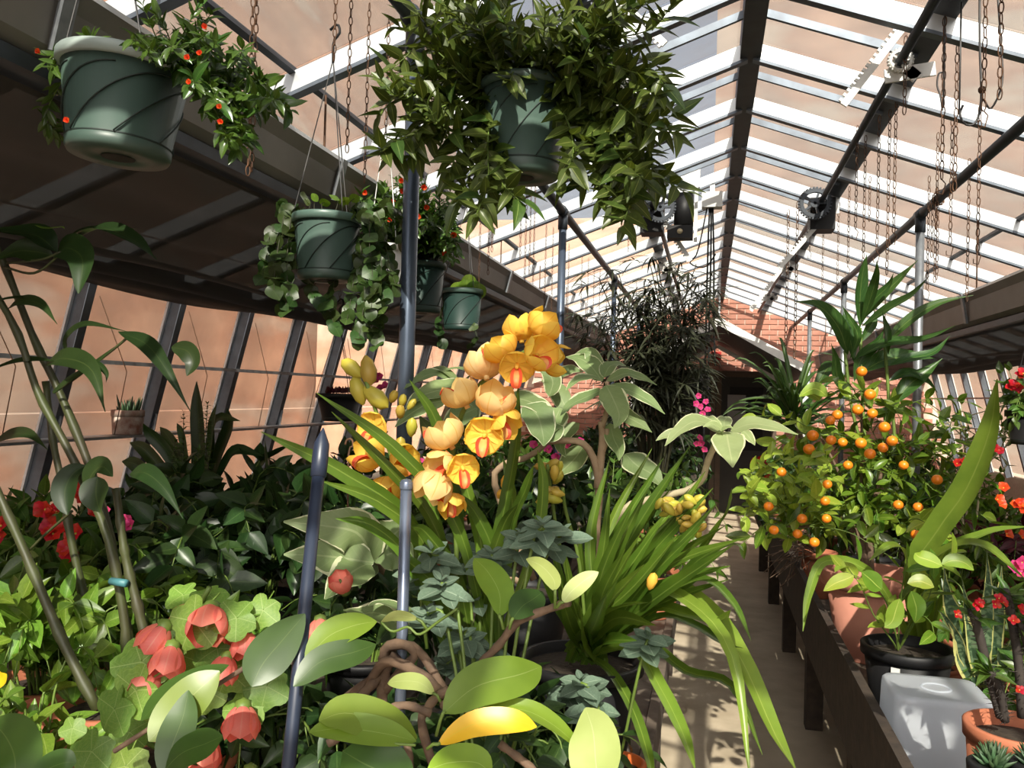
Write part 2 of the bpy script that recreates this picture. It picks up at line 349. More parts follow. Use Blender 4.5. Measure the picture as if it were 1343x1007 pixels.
PROF = {
 'petal': lambda t: (math.sin(math.pi * t ** 0.95)) ** 0.55 if 0 < t < 1 else 0,
 'hoya': lambda t: (4 * t ** 0.92 * (1 - t ** 0.92)) ** 0.78 if 0 < t < 1 else 0,
 'oval': lambda t: math.sin(math.pi * min(1, t ** 0.85)) ** 0.75 if 0 < t < 1 else 0,
 'ovate': lambda t: (math.sin(math.pi * t ** 0.62)) ** 0.9 if 0 < t < 1 else 0,
 'lance': lambda t: (math.sin(math.pi * t ** 0.75)) ** 1.25 if 0 < t < 1 else 0,
 'strap': lambda t: (0.62 + 0.38 * min(1, t * 3)) * (1 - max(0, (t - 0.55) / 0.45) ** 2.2) if t < 1 else 0,
 'obovate': lambda t: (math.sin(math.pi * t ** 1.5)) ** 0.7 if 0 < t < 1 else 0,
 'grass': lambda t: (0.7 + 0.3 * min(1, t * 4)) * (1 - t) ** 0.55,
}
def blade_mb(path, width, prof='oval', N=None, seg=12, fold=0.12, wave=0.0, mb=None):
    """leaf blade swept along a path; N = way its face looks; fold lifts the margins; has no petiole"""
    P = spline(path, seg); f = PROF[prof]; mb = mb or MB(); vs = []; uv = []
    N = Vector(N) if N is not None else (EYE - P[len(P) // 2]).normalized() * 0.6 + Vector((0, 0, 0.8))
    for i, p in enumerate(P):
        t = i / seg; T = (P[min(i + 1, seg)] - P[max(i - 1, 0)]).normalized()
        S = T.cross(N)
        S = S.normalized() if S.length > 1e-4 else T.orthogonal().normalized()
        U = S.cross(T); w = max(width * 0.5 * f(t), width * 0.02)
        for c in (-1, -0.5, 0, 0.5, 1):
            z = fold * w * (0.45 * abs(c) + 0.75 * c * c) + (wave * w * math.sin(t * 14 + c * 2) * abs(c))
            vs.append(p + S * (w * c) + U * z); uv.append(((c + 1) / 2, t))
    fs = [(i * 5 + k, i * 5 + k + 1, (i + 1) * 5 + k + 1, (i + 1) * 5 + k) for i in range(seg) for k in range(4)]
    return mb.add(vs, fs, uv)
def blade(parent, path, width, m, prof='oval', N=None, name='leaf', **k):
    lab = k.pop('label', None)
    return blade_mb(path, width, prof, N, **k).build(name, m, parent, label=lab)
# shared leaf meshes: base at origin, pointing +Y, face +Z, length 1
LM = {}
def leafmesh(key, prof, w, m, droop=0.25, fold=0.25, seg=5, pet=0.0, wave=0.0):
    path = [Vector((0, t, -droop * t * t)) for t in (0, 0.25, 0.5, 0.75, 1.0)]
    mb = MB()
    if pet: mb.tube([(0, -pet, -0.02), (0, 0.04, 0)], 0.012, 4, False)
    blade_mb(path, w, prof, (0, 0, 1), seg, fold, wave, mb)
    LM[key] = mb.mesh('leaf_' + key, m); return LM[key]
def lobed(key, rad, m, cup=0.15, pet=0.6, n=20):
    """palmate or heart leaf: rad(angle) is its outline about the petiole joint"""
    mb = MB(); vs = [(0, 0, 0)]; uv = [(0.5, 0.02)]
    for ring in (0.5, 1.0):
        for i in range(n):
            a = -math.pi / 2 + 2 * math.pi * i / n; r = rad(a + math.pi / 2) * ring   # angle 0 = back sinus
            vs.append((math.cos(a) * r, math.sin(a) * r, -cup * (r * r) + (0.05 * math.sin(3 * a) if ring == 1 else 0)))
            uv.append((0.5 + 0.5 * ring * abs(math.sin(2.5 * (a - math.pi / 2))) ** 0.5, 0.3 + 0.7 * ring))
    fs = [(0, 1 + i, 1 + (i + 1) % n) for i in range(n)] + [(1 + i, 1 + n + i, 1 + n + (i + 1) % n, 1 + (i + 1) % n) for i in range(n)]
    mb.add(vs, fs, uv)
    if pet: mb.tube([(0, 0, 0), (0, -pet * 0.5, -0.12), (0, -pet, -0.3)], 0.022, 4, False)
    LM[key] = mb.mesh('leaf_' + key, m)
for s_, (d_, fo_) in enumerate(((0.12, 0.2), (0.35, 0.3), (-0.12, 0.25))):
    k = str(s_)
    leafmesh('basket' + k, 'ovate', 0.40, 'leaf_basket', d_, fo_, pet=0.1)
    leafmesh('gloss' + k, 'oval', 0.42, 'leaf_gloss', d_, fo_, 4)
    leafmesh('citrus' + k, 'oval', 0.46, 'leaf_citrus', d_, fo_, pet=0.12)
    leafmesh('bright' + k, 'ovate', 0.48, 'leaf_bright', d_, fo_, pet=0.2)
    leafmesh('mid' + k, 'ovate', 0.52, 'leaf_mid', d_, fo_, pet=0.2)
    leafmesh('dark' + k, 'ovate', 0.60, 'leaf_dark', d_, fo_, pet=0.2)
    leafmesh('felt' + k, 'oval', 0.62, 'leaf_felt', d_ * 0.7, fo_)
    leafmesh('lime' + k, 'oval', 0.50, 'leaf_lime', d_, fo_, pet=0.1)
    leafmesh('burgundy' + k, 'lance', 0.42, 'leaf_burgundy', d_ + 0.2, fo_)
    leafmesh('tiny' + k, 'lance', 0.30, 'leaf_mid', d_, fo_, 3)
    leafmesh('spider' + k, 'lance', 0.085, 'leaf_spider', d_ + 0.15, fo_, 4)
    leafmesh('varieg' + k, 'ovate', 0.62, 'leaf_variegated', d_ + 0.05, fo_, 8, 0.15, 0.12)
lobed('abutilon0', lambda a: 0.56 * (0.76 + 0.24 * abs(math.cos(2.5 * (a - math.pi)))) * (0.72 + 0.28 * math.cos((a - math.pi) * 0.5)) + (0.05 if int(a * 9) % 2 else 0), 'leaf_abutilon', 0.2, 0.6, 30)
lobed('heart0', lambda a: 0.5 * (0.62 + 0.38 * abs(math.sin(a / 2)) ** 0.6) * (1.15 if abs(a - math.pi) < 0.25 else 1), 'leaf_heart', 0.15, 0.5, 16)
lobed('round0', lambda a: 0.5, 'leaf_bright', 0.1, 0.5, 14)
def petal_mesh(key, m, w=0.7, cup=0.35, prof='obovate', seg=5):
    path = [Vector((0, t, cup * 0.9 * math.sin(t * math.pi * 0.75) * 0.6)) for t in (0, 0.25, 0.5, 0.75, 1.0)]
    LM[key] = blade_mb(path, w, prof, (0, 0, 1), seg, 0.35).mesh('petal_' + key, m)
for k_ in ('red', 'pink', 'flame', 'coral'): petal_mesh(k_, 'petal_' + k_)
R_ = random.Random(7)
def orient(base, d, n, L, wf=1.0):
    d = Vector(d).normalized(); n = Vector(n); x = d.cross(n)
    x = x.normalized() if x.length > 1e-4 else d.orthogonal().normalized()
    z = x.cross(d)
    m = Matrix((x * (L * wf), d * L, z * L)).transposed().to_4x4(); m.translation = base
    return m
class Plant:
    """gathers leaves and flowers; the 300 largest in view become parts of their own, the rest one mass"""
    def __init__(s, root, cap=290): s.root = root; s.items = []; s.stem = MB(); s.cap = cap; s.other = []
    def leaf(s, key, base, d, n, L, wf=1.0): s.items.append((key, orient(base, d, n, L, wf), L))
    def finish(s, stem_mat='stem_green', name='leaf', small=None, massname='foliage'):
        if s.stem.v: s.stem.build('stem', stem_mat, s.root)
        if small is not None: indiv, mass = [], s.items
        else:
            it = sorted(s.items, key=lambda q: -q[2] / max(0.2, depth(q[1].translation)))
            indiv, mass = it[:s.cap], it[s.cap:]
        for key, mw, L in indiv: link(name, LM[key], s.root, mw)
        if mass:
            V = []; Fv = []; UV = []; mm = []; off = 0; mats = []
            by = {}
            for key, mw, L in mass: by.setdefault(key, []).append(mw)
            for key, ms in by.items():
                me = LM[key]; n = len(me.vertices); co = np.empty(n * 3); me.vertices.foreach_get('co', co); co = co.reshape(-1, 3)
                uvc = np.zeros((n, 2)); uvl = me.uv_layers[0].data
                for lp in me.loops: uvc[lp.vertex_index] = uvl[lp.index].uv
                polys = [tuple(p.vertices) for p in me.polygons]
                if me.materials[0] not in mats: mats.append(me.materials[0])
                mi = mats.index(me.materials[0])
                for mw in ms:
                    A = np.array(mw); V.append(co @ A[:3, :3].T + A[:3, 3]); UV.append(uvc)
                    Fv += [tuple(i + off for i in p) for p in polys]; mm += [mi] * len(polys); off += n
            me = bpy.data.meshes.new(massname); me.from_pydata(np.vstack(V).tolist(), [], Fv)
            li = np.empty(len(me.loops), dtype=np.int32); me.loops.foreach_get('vertex_index', li)
            me.uv_layers.new(name='UVMap').data.foreach_set('uv', np.vstack(UV)[li].astype(np.float32).ravel())
            for q in mats: me.materials.append(q)
            me.polygons.foreach_set('material_index', mm); me.polygons.foreach_set('use_smooth', [True] * len(Fv)); me.update()
            link(massname, me, s.root, kind='stuff')
    def sprig(s, path, key, L, gap, rnd, ang=0.9, lift=0.25, r=0.003, start=0.08, whorl=2, nvar=3, taper=0.35, endtuft=True, wf=1.0):
        """leaves in pairs (or whorls) along a stem"""
        P = spline(path, 12); tot = sum((P[i + 1] - P[i]).length for i in range(12))
        s.stem.tube(P, [r * (1 - 0.6 * i / 12) for i in range(13)], 5, False)
        n = max(1, int(tot * (1 - start) / gap))
        for i in range(n + 1):
            t = start + (1 - start) * i / max(1, n); q = t * 12; k = min(int(q), 11); p = P[k].lerp(P[k + 1], q - k)
            T = (P[k + 1] - P[k]).normalized(); a0 = T.orthogonal().normalized(); b0 = T.cross(a0); ph = i * math.pi / 2 + rnd.uniform(-0.4, 0.4) if whorl > 1 else i * 2.4
            last = i == n
            for j in range(whorl):
                th = ph + 2 * math.pi * j / whorl + rnd.uniform(-0.25, 0.25)
                out = a0 * math.cos(th) + b0 * math.sin(th)
                an = ang * (0.55 if last else 1) * rnd.uniform(0.8, 1.2)
                d = T * math.cos(an) + out * math.sin(an) + Vector((0, 0, lift * rnd.uniform(-0.5, 1.2)))
                d.normalize()
                nn = Vector((rnd.uniform(-0.4, 0.4), rnd.uniform(-0.6, 0.2), 1)) * 0.8 + T * 0.6 - out * 0.1
                Lk = L * (1 - taper * t * rnd.random()) * rnd.uniform(0.75, 1.15)
                s.leaf(key + (str(rnd.randrange(nvar))), p, d, nn, Lk, wf)
def flower_head(parent, c, face, R, petal, rnd, n=5, name='flower', cone=0.45, core='petal_bud'):
    """small open flower: a centre with its petals as sub-parts"""
    face = Vector(face).normalized(); a = face.orthogonal().normalized(); b = face.cross(a)
    cm = MB().ball(c, R * 0.16, 6, 4).build(name, core, parent)
    ph = rnd.random() * 6
    for i in range(n):
        th = ph + 2 * math.pi * i / n; d = (a * math.cos(th) + b * math.sin(th)) + face * cone
        link('petal', LM[petal], cm, orient(c, d, face - d * 0.2, R * rnd.uniform(0.85, 1.1), 1.25))
    return cm
def pot_parts(root, c, r1, r0, h, m, rim=0.022, rim_out=0.008, seg=36, soil=True, rim_mat=None, name='pot'):
    """flower pot standing at c (centre of its base): body, rim, soil"""
    c = Vector(c); rl = r1 - (r1 - r0) * 0.12
    body = MB().lathe(c, [(r0 * 0.3, 0.004), (r0 * 0.97, 0.0), (r0, 0.006), (rl, h - rim), (rl - 0.004, h - rim), (r0 - 0.006, 0.012)], seg, cap0=True).build(name, m, root)
    MB().lathe(c, [(rl - 0.004, h - rim), (r1 + rim_out, h - rim), (r1 + rim_out + 0.001, h - 0.003), (r1 + rim_out - 0.003, h), (r1 - 0.006, h), (r1 - 0.008, h - rim * 1.3)], seg).build('rim', rim_mat or m, root)
    if soil:
        MB().lathe(c, [(1e-4, h - rim * 0.7), (r1 * 0.5, h - rim * 0.8), (r1 - 0.006, h - rim * 1.1)], seg).build('soil', 'soil', root)
    return body
# ------------------------------------------------------------------ the greenhouse shell
XR, ZR, SL = 0.14, 3.15, 0.365            # ridge line and roof slope
EAVE, LEAN = 2.74, 0.26                   # half width at the eaves, outward lean of the side glazing
SP, Y0 = 0.638, 3.70                      # spacing of the glazing bars
RY = [Y0 + SP * k for k in range(-8, 15)] # -1.4 ... 12.6
YA, YB = RY[0], 12.5
ZB = 0.86                                 # top of the low side walls
def zr(x): return ZR - SL * abs(x - XR)
ZE = ZR - SL * EAVE
def wx(side, z): return XR + side * (EAVE + LEAN * (ZE - z))
S3 = Vector((0, 0, 0))
floor = MB().box((0.21, 6.0, -0.04), (1.3, 16, 0.08)).build('floor', 'concrete', kind='structure', smooth=False, label='sunlit concrete path running down the greenhouse between the benches')
MB().box((0, 3, -0.12), (60, 70, 0.1)).build('ground', 'earth', kind='structure', smooth=False, label='dark bare earth under the benches and around the greenhouse')
roof = thing('ceiling', 'pitched glass roof on pale metal rafters', None, (XR, 5, ZR), kind='structure')
MB().box((XR, (YA + YB) / 2, ZR - 0.03), (0.085, YB - YA, 0.12)).build('ridge_beam', 'dark_steel', roof, False)
for sd in (-1, 1):
    n = Vector((sd * SL, 0, 1)).normalized()
    a = Vector((XR + sd * 0.04, 0, zr(XR + sd * 0.04))); b = Vector((XR + sd * EAVE, 0, ZE))
    L = (b - a).length
    off = -n * 0.045
    raft = MB().beam(a + off, b + off, 0.030, 0.062, n)
    rm = raft.mesh('rafter', 'aluminium', False)
    lip = MB().beam(a - n * 0.082, b - n * 0.082, 0.040, 0.012, n).mesh('rafter_shade_strip', 'bar_grey', False)  # darker strip: shade on the rafter's bottom face put into the colour
    PUR = 0.60
    sash = MB().beam(a - n * 0.02, Vector((XR + sd * PUR, 0, zr(XR + sd * PUR))) - n * 0.02, 0.018, 0.03, n).mesh('sash_bar', 'bar_grey', False)
    p1 = XR + sd * PUR; p2 = XR + sd * 1.45
    def pane(x0, x1, tag):
        A = Vector((x0, 0, zr(x0))); B = Vector((x1, 0, zr(x1)))
        return MB().beam(A, B, SP - 0.012, 0.004, n).mesh('pane', 'glass_roof', False)
    panes = [pane(XR + sd * 0.045, p1 - sd * 0.004, 'a'), pane(p1 + sd * 0.004, p2 - sd * 0.004, 'b'), pane(p2 + sd * 0.004, XR + sd * EAVE, 'c')]
    for i, y in enumerate(RY):
        r = link('rafter', rm, roof, Matrix.Translation((0, y, 0)))
        link('shade_strip', lip, r, Matrix.Translation((0, y, 0)))
        if i < len(RY) - 1:
            link('sash_bar', sash, roof, Matrix.Translation((0, y + SP / 2, 0)))
            for pm in panes: link('pane', pm, roof, Matrix.Translation((0, y + SP / 2, 0)))
    MB().beam((p1, YA, zr(p1) - 0.012), (p1, YB, zr(p1) - 0.012), 0.085, 0.018, n).build('purlin', 'dark_steel', roof, False)
    MB().beam((p2, YA, zr(p2) - 0.01), (p2, YB, zr(p2) - 0.01), 0.022, 0.022, n).build('glazing_bar', 'dark_steel', roof, False)
    MB().beam((XR + sd * EAVE, YA, ZE - 0.04), (XR + sd * EAVE, YB, ZE - 0.04), 0.09, 0.10, (0, 0, 1)).build('eave_plate', 'dark_steel', roof, False)
    # side glazing
    w = thing('wall_left' if sd < 0 else 'wall_right', 'leaning glazed side wall with grey glazing bars', None, (wx(sd, 0.4), 5, 0), kind='structure')
    A = Vector((wx(sd, ZE - 0.03), 0, ZE - 0.03)); B = Vector((wx(sd, ZB), 0, ZB)); nw = Vector((sd, 0, LEAN)).normalized()
    bar = MB().beam(A - nw * 0.035, B - nw * 0.035, 0.046, 0.07, nw).mesh('glazing_bar', 'bar_grey', False)
    edge = MB().beam(A - nw * 0.006, B - nw * 0.006, 0.075, 0.012, nw).mesh('bar_lit_edge', 'aluminium', False)  # pale strip stands in for daylight coming through along the bar
    zm = 1.47
    Mx = Vector((wx(sd, zm), 0, zm))
    pu = MB().beam(A, Mx + (A - B).normalized() * 0.004, SP - 0.012, 0.004, nw).mesh('pane', 'glass_wall', False)
    pl = MB().beam(Mx - (A - B).normalized() * 0.004, B, SP - 0.012, 0.004, nw).mesh('pane', 'glass_wall', False)
    for i, y in enumerate(RY):
        g = link('glazing_bar', bar, w, Matrix.Translation((0, y, 0))); link('bar_lit_edge', edge, g, Matrix.Translation((0, y, 0)))
        if i < len(RY) - 1:
            for pm in (pu, pl): link('pane', pm, w, Matrix.Translation((0, y + SP / 2, 0)))
    for z, tw, th in ((1.70, 0.012, 0.018),):
        x = wx(sd, z) - sd * 0.078
        MB().beam((x, YA, z), (x, YB, z), tw, th).build('tie_rail', 'galvanised', w, False)
    # thin tie wires on the left glass
    MB().box((wx(sd, ZB / 2) + sd * 0.02, (YA + YB) / 2, ZB / 2), (0.16, YB - YA, ZB)).build('base_wall', 'mortar', w, False)
    # narrow shelf rail carried by the bars
    z = 1.36; x = wx(sd, z) - sd * 0.13
    MB().box((x, (YA + YB) / 2, z), (0.12, YB - YA, 0.012)).build('shelf_rail', 'galvanised', w, False)
    for y in RY: MB().beam((x + sd * 0.05, y, z - 0.01), (wx(sd, z + 0.12) - sd * 0.07, y, z + 0.10), 0.008, 0.02).build('shelf_bracket', 'galvanised', w, False)
    for y in RY[4:16]:
        zt = 1.98
        MB().tube([(wx(sd, zt) - sd * 0.075, y + 0.05, zt), (wx(sd, 1.62) - sd * 0.12, y + 0.30, 1.66), (wx(sd, 1.37) - sd * 0.13, y + 0.30, 1.37)], 0.0022, 4).build('tie_wire', 'rust', w)

# ---- far brick gable
far = MB()
gz = [(wx(-1, 0), 0), (wx(1, 0), 0), (wx(1, ZE), ZE), (XR, ZR), (wx(-1, ZE), ZE)]
n_ = len(gz); far.add([(x, YB, z) for x, z in gz] + [(x, YB + 0.25, z) for x, z in gz], [tuple(range(n_))[::-1], tuple(range(n_, 2 * n_))] + [(i, (i + 1) % n_, n_ + (i + 1) % n_, n_ + i) for i in range(n_)])
wf = far.build('wall_back', 'mortar', kind='structure', smooth=False, label='red brick gable wall closing the far end of the greenhouse')
brk = MB().box((0, 0, 0), (0.215, 0.024, 0.062)).mesh('brick', 'brick_face', False)
bh, bw = 0.075, 0.228
allb = []
for r in range(0, 42):
    z = 0.04 + r * bh
    for c in range(-14, 15):
        x = XR + c * bw + (bw / 2 if r % 2 else 0)
        if abs(x - XR) + 0.11 > EAVE + LEAN * max(0, ZE - z) or z + 0.02 > zr(x): continue
        vis = (z > 1.72 and -1.6 < x < 2.75) or (1.2 < z and 2.1 < x)
        allb.append((not vis, -z, x, z))
allb.sort()
rest = MB()
for i, (nv, _, x, z) in enumerate(allb):
    if i < 298: link('brick', brk, wf, Matrix.Translation((x, YB - 0.006, z)))
    else: rest.box((x, YB - 0.006, z), (0.215, 0.024, 0.062))
rest.build('brickwork', 'brick_face', wf, False, kind='stuff')

# ---- doorway with small gabled porch roof at the far end
door = thing('door_1', 'dark double doorway under a small gabled porch', None, (0.2, 12.4, 0), kind='structure')
MB().box((0.12, 12.40, 0.98), (1.5, 0.05, 1.96)).build('door_leaf', 'doorway_gloom', door, False)  # dark panel; the unlit corridor beyond is put into its colour
for x in (-0.66, 0.06, 0.14, 0.90): MB().box((x, 12.35, 0.98), (0.07, 0.07, 1.96)).build('door_frame', 'door_frame', door, False)
MB().box((0.12, 12.35, 1.98), (1.7, 0.08, 0.08)).build('lintel', 'door_frame', door, False)
for x in (-0.30, 0.52):
    MB().box((x, 12.365, 1.35), (0.46, 0.012, 0.9)).build('door_pane', 'black_plastic', door, False)  # black colour stands in for the unlit corridor behind the panes
porch = thing('porch_roof', 'small white edged gabled porch roof over the dark doorway', 'porch', (0.1, 10.9, 0))
ap = at(943, 421, Y=9.7); er = at(1062, 487, Y=9.7); el = Vector((2 * ap.x - er.x, 9.7, er.z))
for e, sd in ((er, 1), (el, -1)):
    d = e - ap; nn = Vector((-d.z, 0, d.x)).normalized() * (1 if d.x > 0 else -1)
    MB().beam(ap + Vector((0, 0, 0)), e, 0.03, 0.085, nn).build('fascia', 'white_metal', porch, False)
    a2, e2 = ap + Vector((0, 2.55, -0.10)), e + Vector((0, 2.55, -0.10))
    MB().add([ap - nn * 0.03, e - nn * 0.03, e2 + nn * 0.03, a2 + nn * 0.03, ap - nn * 0.05, e - nn * 0.05, e2 + nn * 0.0, a2 + nn * 0.0], [(0, 1, 2, 3), (7, 6, 5, 4), (0, 4, 5, 1), (2, 6, 7, 3), (1, 5, 6, 2), (0, 3, 7, 4)]).build('roof_panel', 'dark_steel', porch, False)
    MB().beam(ap + Vector((0, 1.3, -0.20)), e + Vector((0, 1.3, -0.20)), 0.03, 0.05, nn).build('rafter', 'white_metal', porch, False)
    for k in (0.33, 0.62, 0.9):
        q = ap.lerp(e, k); MB().beam(q + Vector((0, -0.005, -0.05)), q + Vector((0, -0.005, -0.11)), 0.04, 0.02).build('clip', 'white_metal', porch, False)
    MB().beam((e.x - sd * 0.05, 9.72, 0), (e.x - sd * 0.05, 9.72, e.z - 0.02), 0.07, 0.07, (0, 1, 0)).build('post', 'white_metal', porch, False)
MB().beam((ap.x, 9.68, ap.z - 0.02), (ap.x, 9.68, zr(ap.x) - 0.1), 0.02, 0.02, (0, 1, 0)).build('hanger', 'aluminium', porch, False)
bx_ = at(939, 466, Y=12.3)
alarm = thing('alarm_box', 'small red alarm box fixed to the brick above the doorway', 'alarm box', bx_)
MB().box(bx_ + Vector((0, 0.14, 0)), (0.15, 0.08, 0.12)).build('case', 'red_box', alarm, False)
MB().lathe(bx_ + Vector((0, 0.10, 0)), [(0.04, 0), (0.035, 0.02)], 12, (0, -1, 0), cap1=True).build('sounder', 'red_box', alarm)
sg = at(966, 540, Y=12.25)
sign = thing('door_sign', 'plain grey sheet sign hung on the dark door', 'sign', sg)
for k, (dz, hh) in enumerate(((0.14, 0.20), (-0.09, 0.22), (-0.29, 0.14))):
    MB().box((sg.x, 12.33, sg.z + dz), (0.25 if k < 2 else 0.22, 0.008, hh)).build('sheet', 'sign_grey', sign, False)

# ---- buildings outside
def building(name, label, c, sz, m):
    c = Vector(c); mb = MB(); mb.box(c, sz)
    me = mb.mesh(name, m, False); uvl = me.uv_layers[0].data
    for p in me.polygons:
        for li in p.loop_indices:
            v = me.vertices[me.loops[li].vertex_index].co
            uvl[li].uv = ((v.y if abs(p.normal.x) > 0.5 else v.x), v.z)
    return link(name, me, None, label=label, cat='building')
building('brick_building', 'tall salmon brick building outside the glass wall behind the orchid bench', (-8.6, 9, 6), (4, 24, 12), 'facade_salmon')
building('brick_building', 'tall red brick building rising behind the far gable wall', (6.2, 15.0, 6.2), (12.4, 4, 12.4), 'facade_red')
building('brick_building', 'long red brick building outside the glass wall behind the orange tree', (10.5, 6.5, 5), (4, 13, 10), 'facade_red')
building('brick_building', 'lower brick building behind the far gable beside the taller one', (-3.25, 15.0, 2.2), (6.4, 4, 4.4), 'facade_salmon')

# ---- benches
def bench(name, label, x0, x1, ya, yb, zt=0.79):
    s = 1 if x1 > x0 else -1
    b = thing(name, label, 'bench', ((x0 + x1) / 2, (ya + yb) / 2, 0))
    W = abs(x1 - x0); n = int(W / 0.15)
    for i in range(n):
        x = x0 + s * (0.02 + (i + 0.5) * (W - 0.02) / n)
        MB().box((x, (ya + yb) / 2, zt - 0.015), ((W - 0.02) / n - 0.012, yb - ya, 0.03)).build('plank', 'wood_weathered', b, False)
    MB().box((x0 + s * 0.01, (ya + yb) / 2, (0.80 + zt - 0.10) / 2), (0.026, yb - ya, 0.80 - zt + 0.10)).build('edge_board', 'wood_weathered' if s < 0 else 'wood_dark', b, False)
    y = ya + 0.4
    while y < yb:
        MB().box((x0 + s * W / 2, y, zt - 0.06), (W, 0.07, 0.06)).build('bearer', 'wood_dark', b, False)
        for xx in (x0 + s * 0.10, x1 - s * 0.25): MB().box((xx, y, (zt - 0.09) / 2), (0.08, 0.08, zt - 0.09)).build('leg', 'wood_dark', b, False)
        y += 1.3
    return b
bench('plant_bench', 'weathered timber plant bench carrying the yellow orchids', -0.11, -2.45, -0.6, 9.2)
bench('plant_bench', 'dark timber plant bench with a raised edge board carrying the orange tree', 0.437, 2.95, 0.1, 9.0, 0.635)

# ---- purlin pipes on posts
PX = {-1: -0.835, 1: 1.114}; PZ = 2.655
for sd in (-1, 1):
    nm = 'orchid bench' if sd < 0 else 'orange tree bench'
    t = thing('support_pipe', 'dark steel pipe rail on upright posts above the %s' % nm, 'pipe rail', (PX[sd], 5, 0))
    MB().tube([(PX[sd], YA, PZ), (PX[sd], YB - 0.02, PZ)], 0.024, 14).build('rail', 'dark_steel', t)
    for y in ((2.24, 4.72, 7.40, 10.1) if sd < 0 else (2.35, 5.0, 7.68, 10.2)):
        if sd > 0 and y < 3: continue
        zf = 0.79 if sd < 0 else 0.635
        if y > 9: zf = 0.0
        p = MB().tube([(PX[sd], y, zf), (PX[sd], y, PZ - 0.02)], 0.0225, 14).build('post', 'post_blue' if sd < 0 else 'galvanised', t)
        MB().tube([(PX[sd], y, PZ - 0.10), (PX[sd], y, PZ - 0.02)], 0.028, 14).tube([(PX[sd], y - 0.05, PZ), (PX[sd], y + 0.05, PZ)], 0.030, 14).build('tee_fitting', 'dark_steel', p)
        MB().lathe((PX[sd], y, zf), [(0.05, 0), (0.05, 0.008), (0.022, 0.010)], 14, cap0=True).build('base_flange', 'dark_steel', p)

# ---- trough beams with the drawn shade netting
def shade(sd, xt, zt, xb, zb, nm):
    s = sd
    t = thing('shade_beam', 'long grey sheet metal trough beam above the %s bench' % nm, 'beam', (xt, 5, zt))
    ya, yb = -1.2, 11.6
    prof = [(xt, zt), (xt + s * 0.02, zt - 0.035), (xb - s * 0.004, zb + 0.02), (xb + s * 0.02, zb), (xb + s * 0.13, zb + 0.01), (xb + s * 0.15, zt - 0.03), (xb + s * 0.13, zt - 0.03), (xb + s * 0.115, zb + 0.03), (xb + s * 0.02, zb + 0.035), (xt + s * 0.035, zt)]
    n = len(prof)
    mb = MB().add([(x, ya, z) for x, z in prof] + [(x, yb, z) for x, z in prof], [(i, (i + 1) % n, n + (i + 1) % n, n + i) for i in range(n)] + [tuple(range(n)), tuple(range(n, 2 * n))[::-1]])
    mb.build('trough', 'beam_grey', t, False)
    MB().beam((xt + s * 0.016, ya, zt + 0.006), (xt + s * 0.016, yb, zt + 0.006), 0.034, 0.012).build('top_lip', 'aluminium', t, False)
    MB().beam((xb + s * 0.06, ya, zb - 0.022), (xb + s * 0.06, yb, zb - 0.022), 0.10, 0.03).build('track', 'dark_steel', t, False)
    for y in [RY[0] + SP * (0.5 + 1.9 * k) for k in range(0, 11)]:
        if y > yb: break
        MB().beam((xt - s * 0.004, y, zt + 0.01), (xb - s * 0.012, y, zb + 0.01), 0.035, 0.012, (s, 0, 0)).build('bracket', 'galvanised', t, False)
        MB().tube([(xt + s * 0.07, y, zt - 0.05), (xt + s * 0.07, y, zr(xt + s * 0.07) - 0.06)], 0.004, 6).build('hanger_rod', 'rust', t)
    # netting from the beam to the eave, sagging in folds
    c = MB(); nx, ny = 40, 70; V = []
    xe = XR + s * (EAVE - 0.09)
    for j in range(ny + 1):
        y = ya + (yb - ya) * j / ny
        for i in range(nx + 1):
            k = i / nx; x = (xb + s * 0.06) + (xe - xb - s * 0.06) * k
            z0 = (zb - 0.046) + (ZE - 0.10 - zb + 0.046) * k
            sag = -0.10 * math.sin(math.pi * k) * (0.8 + 0.2 * math.sin(y * 1.7))
            fold = 0.040 * math.sin(k * 30 + 0.8 * math.sin(y * 0.9) + y * 0.5) * min(1, k * 3) * min(1, (1 - k) * 6) * (0.35 + 0.65 * k)
            hang = -0.05 * max(0, k - 0.9) * 10 * (0.5 + 0.5 * math.sin(y * 2.2))
            V.append((x, y, z0 + sag + fold + hang))
    c.add(V, [(j * (nx + 1) + i, j * (nx + 1) + i + 1, (j + 1) * (nx + 1) + i + 1, (j + 1) * (nx + 1) + i) for j in range(ny) for i in range(nx)])
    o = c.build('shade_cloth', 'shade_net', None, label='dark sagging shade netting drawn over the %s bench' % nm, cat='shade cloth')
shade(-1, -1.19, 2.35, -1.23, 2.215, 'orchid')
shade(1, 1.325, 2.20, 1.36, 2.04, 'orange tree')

# ---- ridge vent gear
SHX = {-1: XR - 0.51, 1: XR + 0.51}; SHZ = 2.85
def gear(mb, c, r, axis=(0, 1, 0), n=22, w=0.02):
    c = Vector(c); mb.lathe(c - Vector((0, w / 2, 0)), [(r * 0.68, 0), (r * 0.9, 0), (r * 0.9, w), (r * 0.68, w), (r * 0.68, 0)], 24, axis).lathe(c - Vector((0, w / 2, 0)), [(r * 0.1, 0), (r * 0.28, 0), (r * 0.28, w), (r * 0.1, w)], 16, axis)
    for i in range(5):
        a = 2 * math.pi * i / 5; d = Vector((math.cos(a), 0, math.sin(a))); mb.beam(c + d * r * 0.2, c + d * r * 0.75, r * 0.14, w * 0.7, (0, 1, 0))
    for i in range(n):
        a = 2 * math.pi * i / n; d = Vector((math.cos(a), 0, math.sin(a)))
        mb.box(c + d * r * 0.94, (r * 0.12, w, r * 0.13), Matrix.Rotation(-a, 3, 'Y'))
    return mb
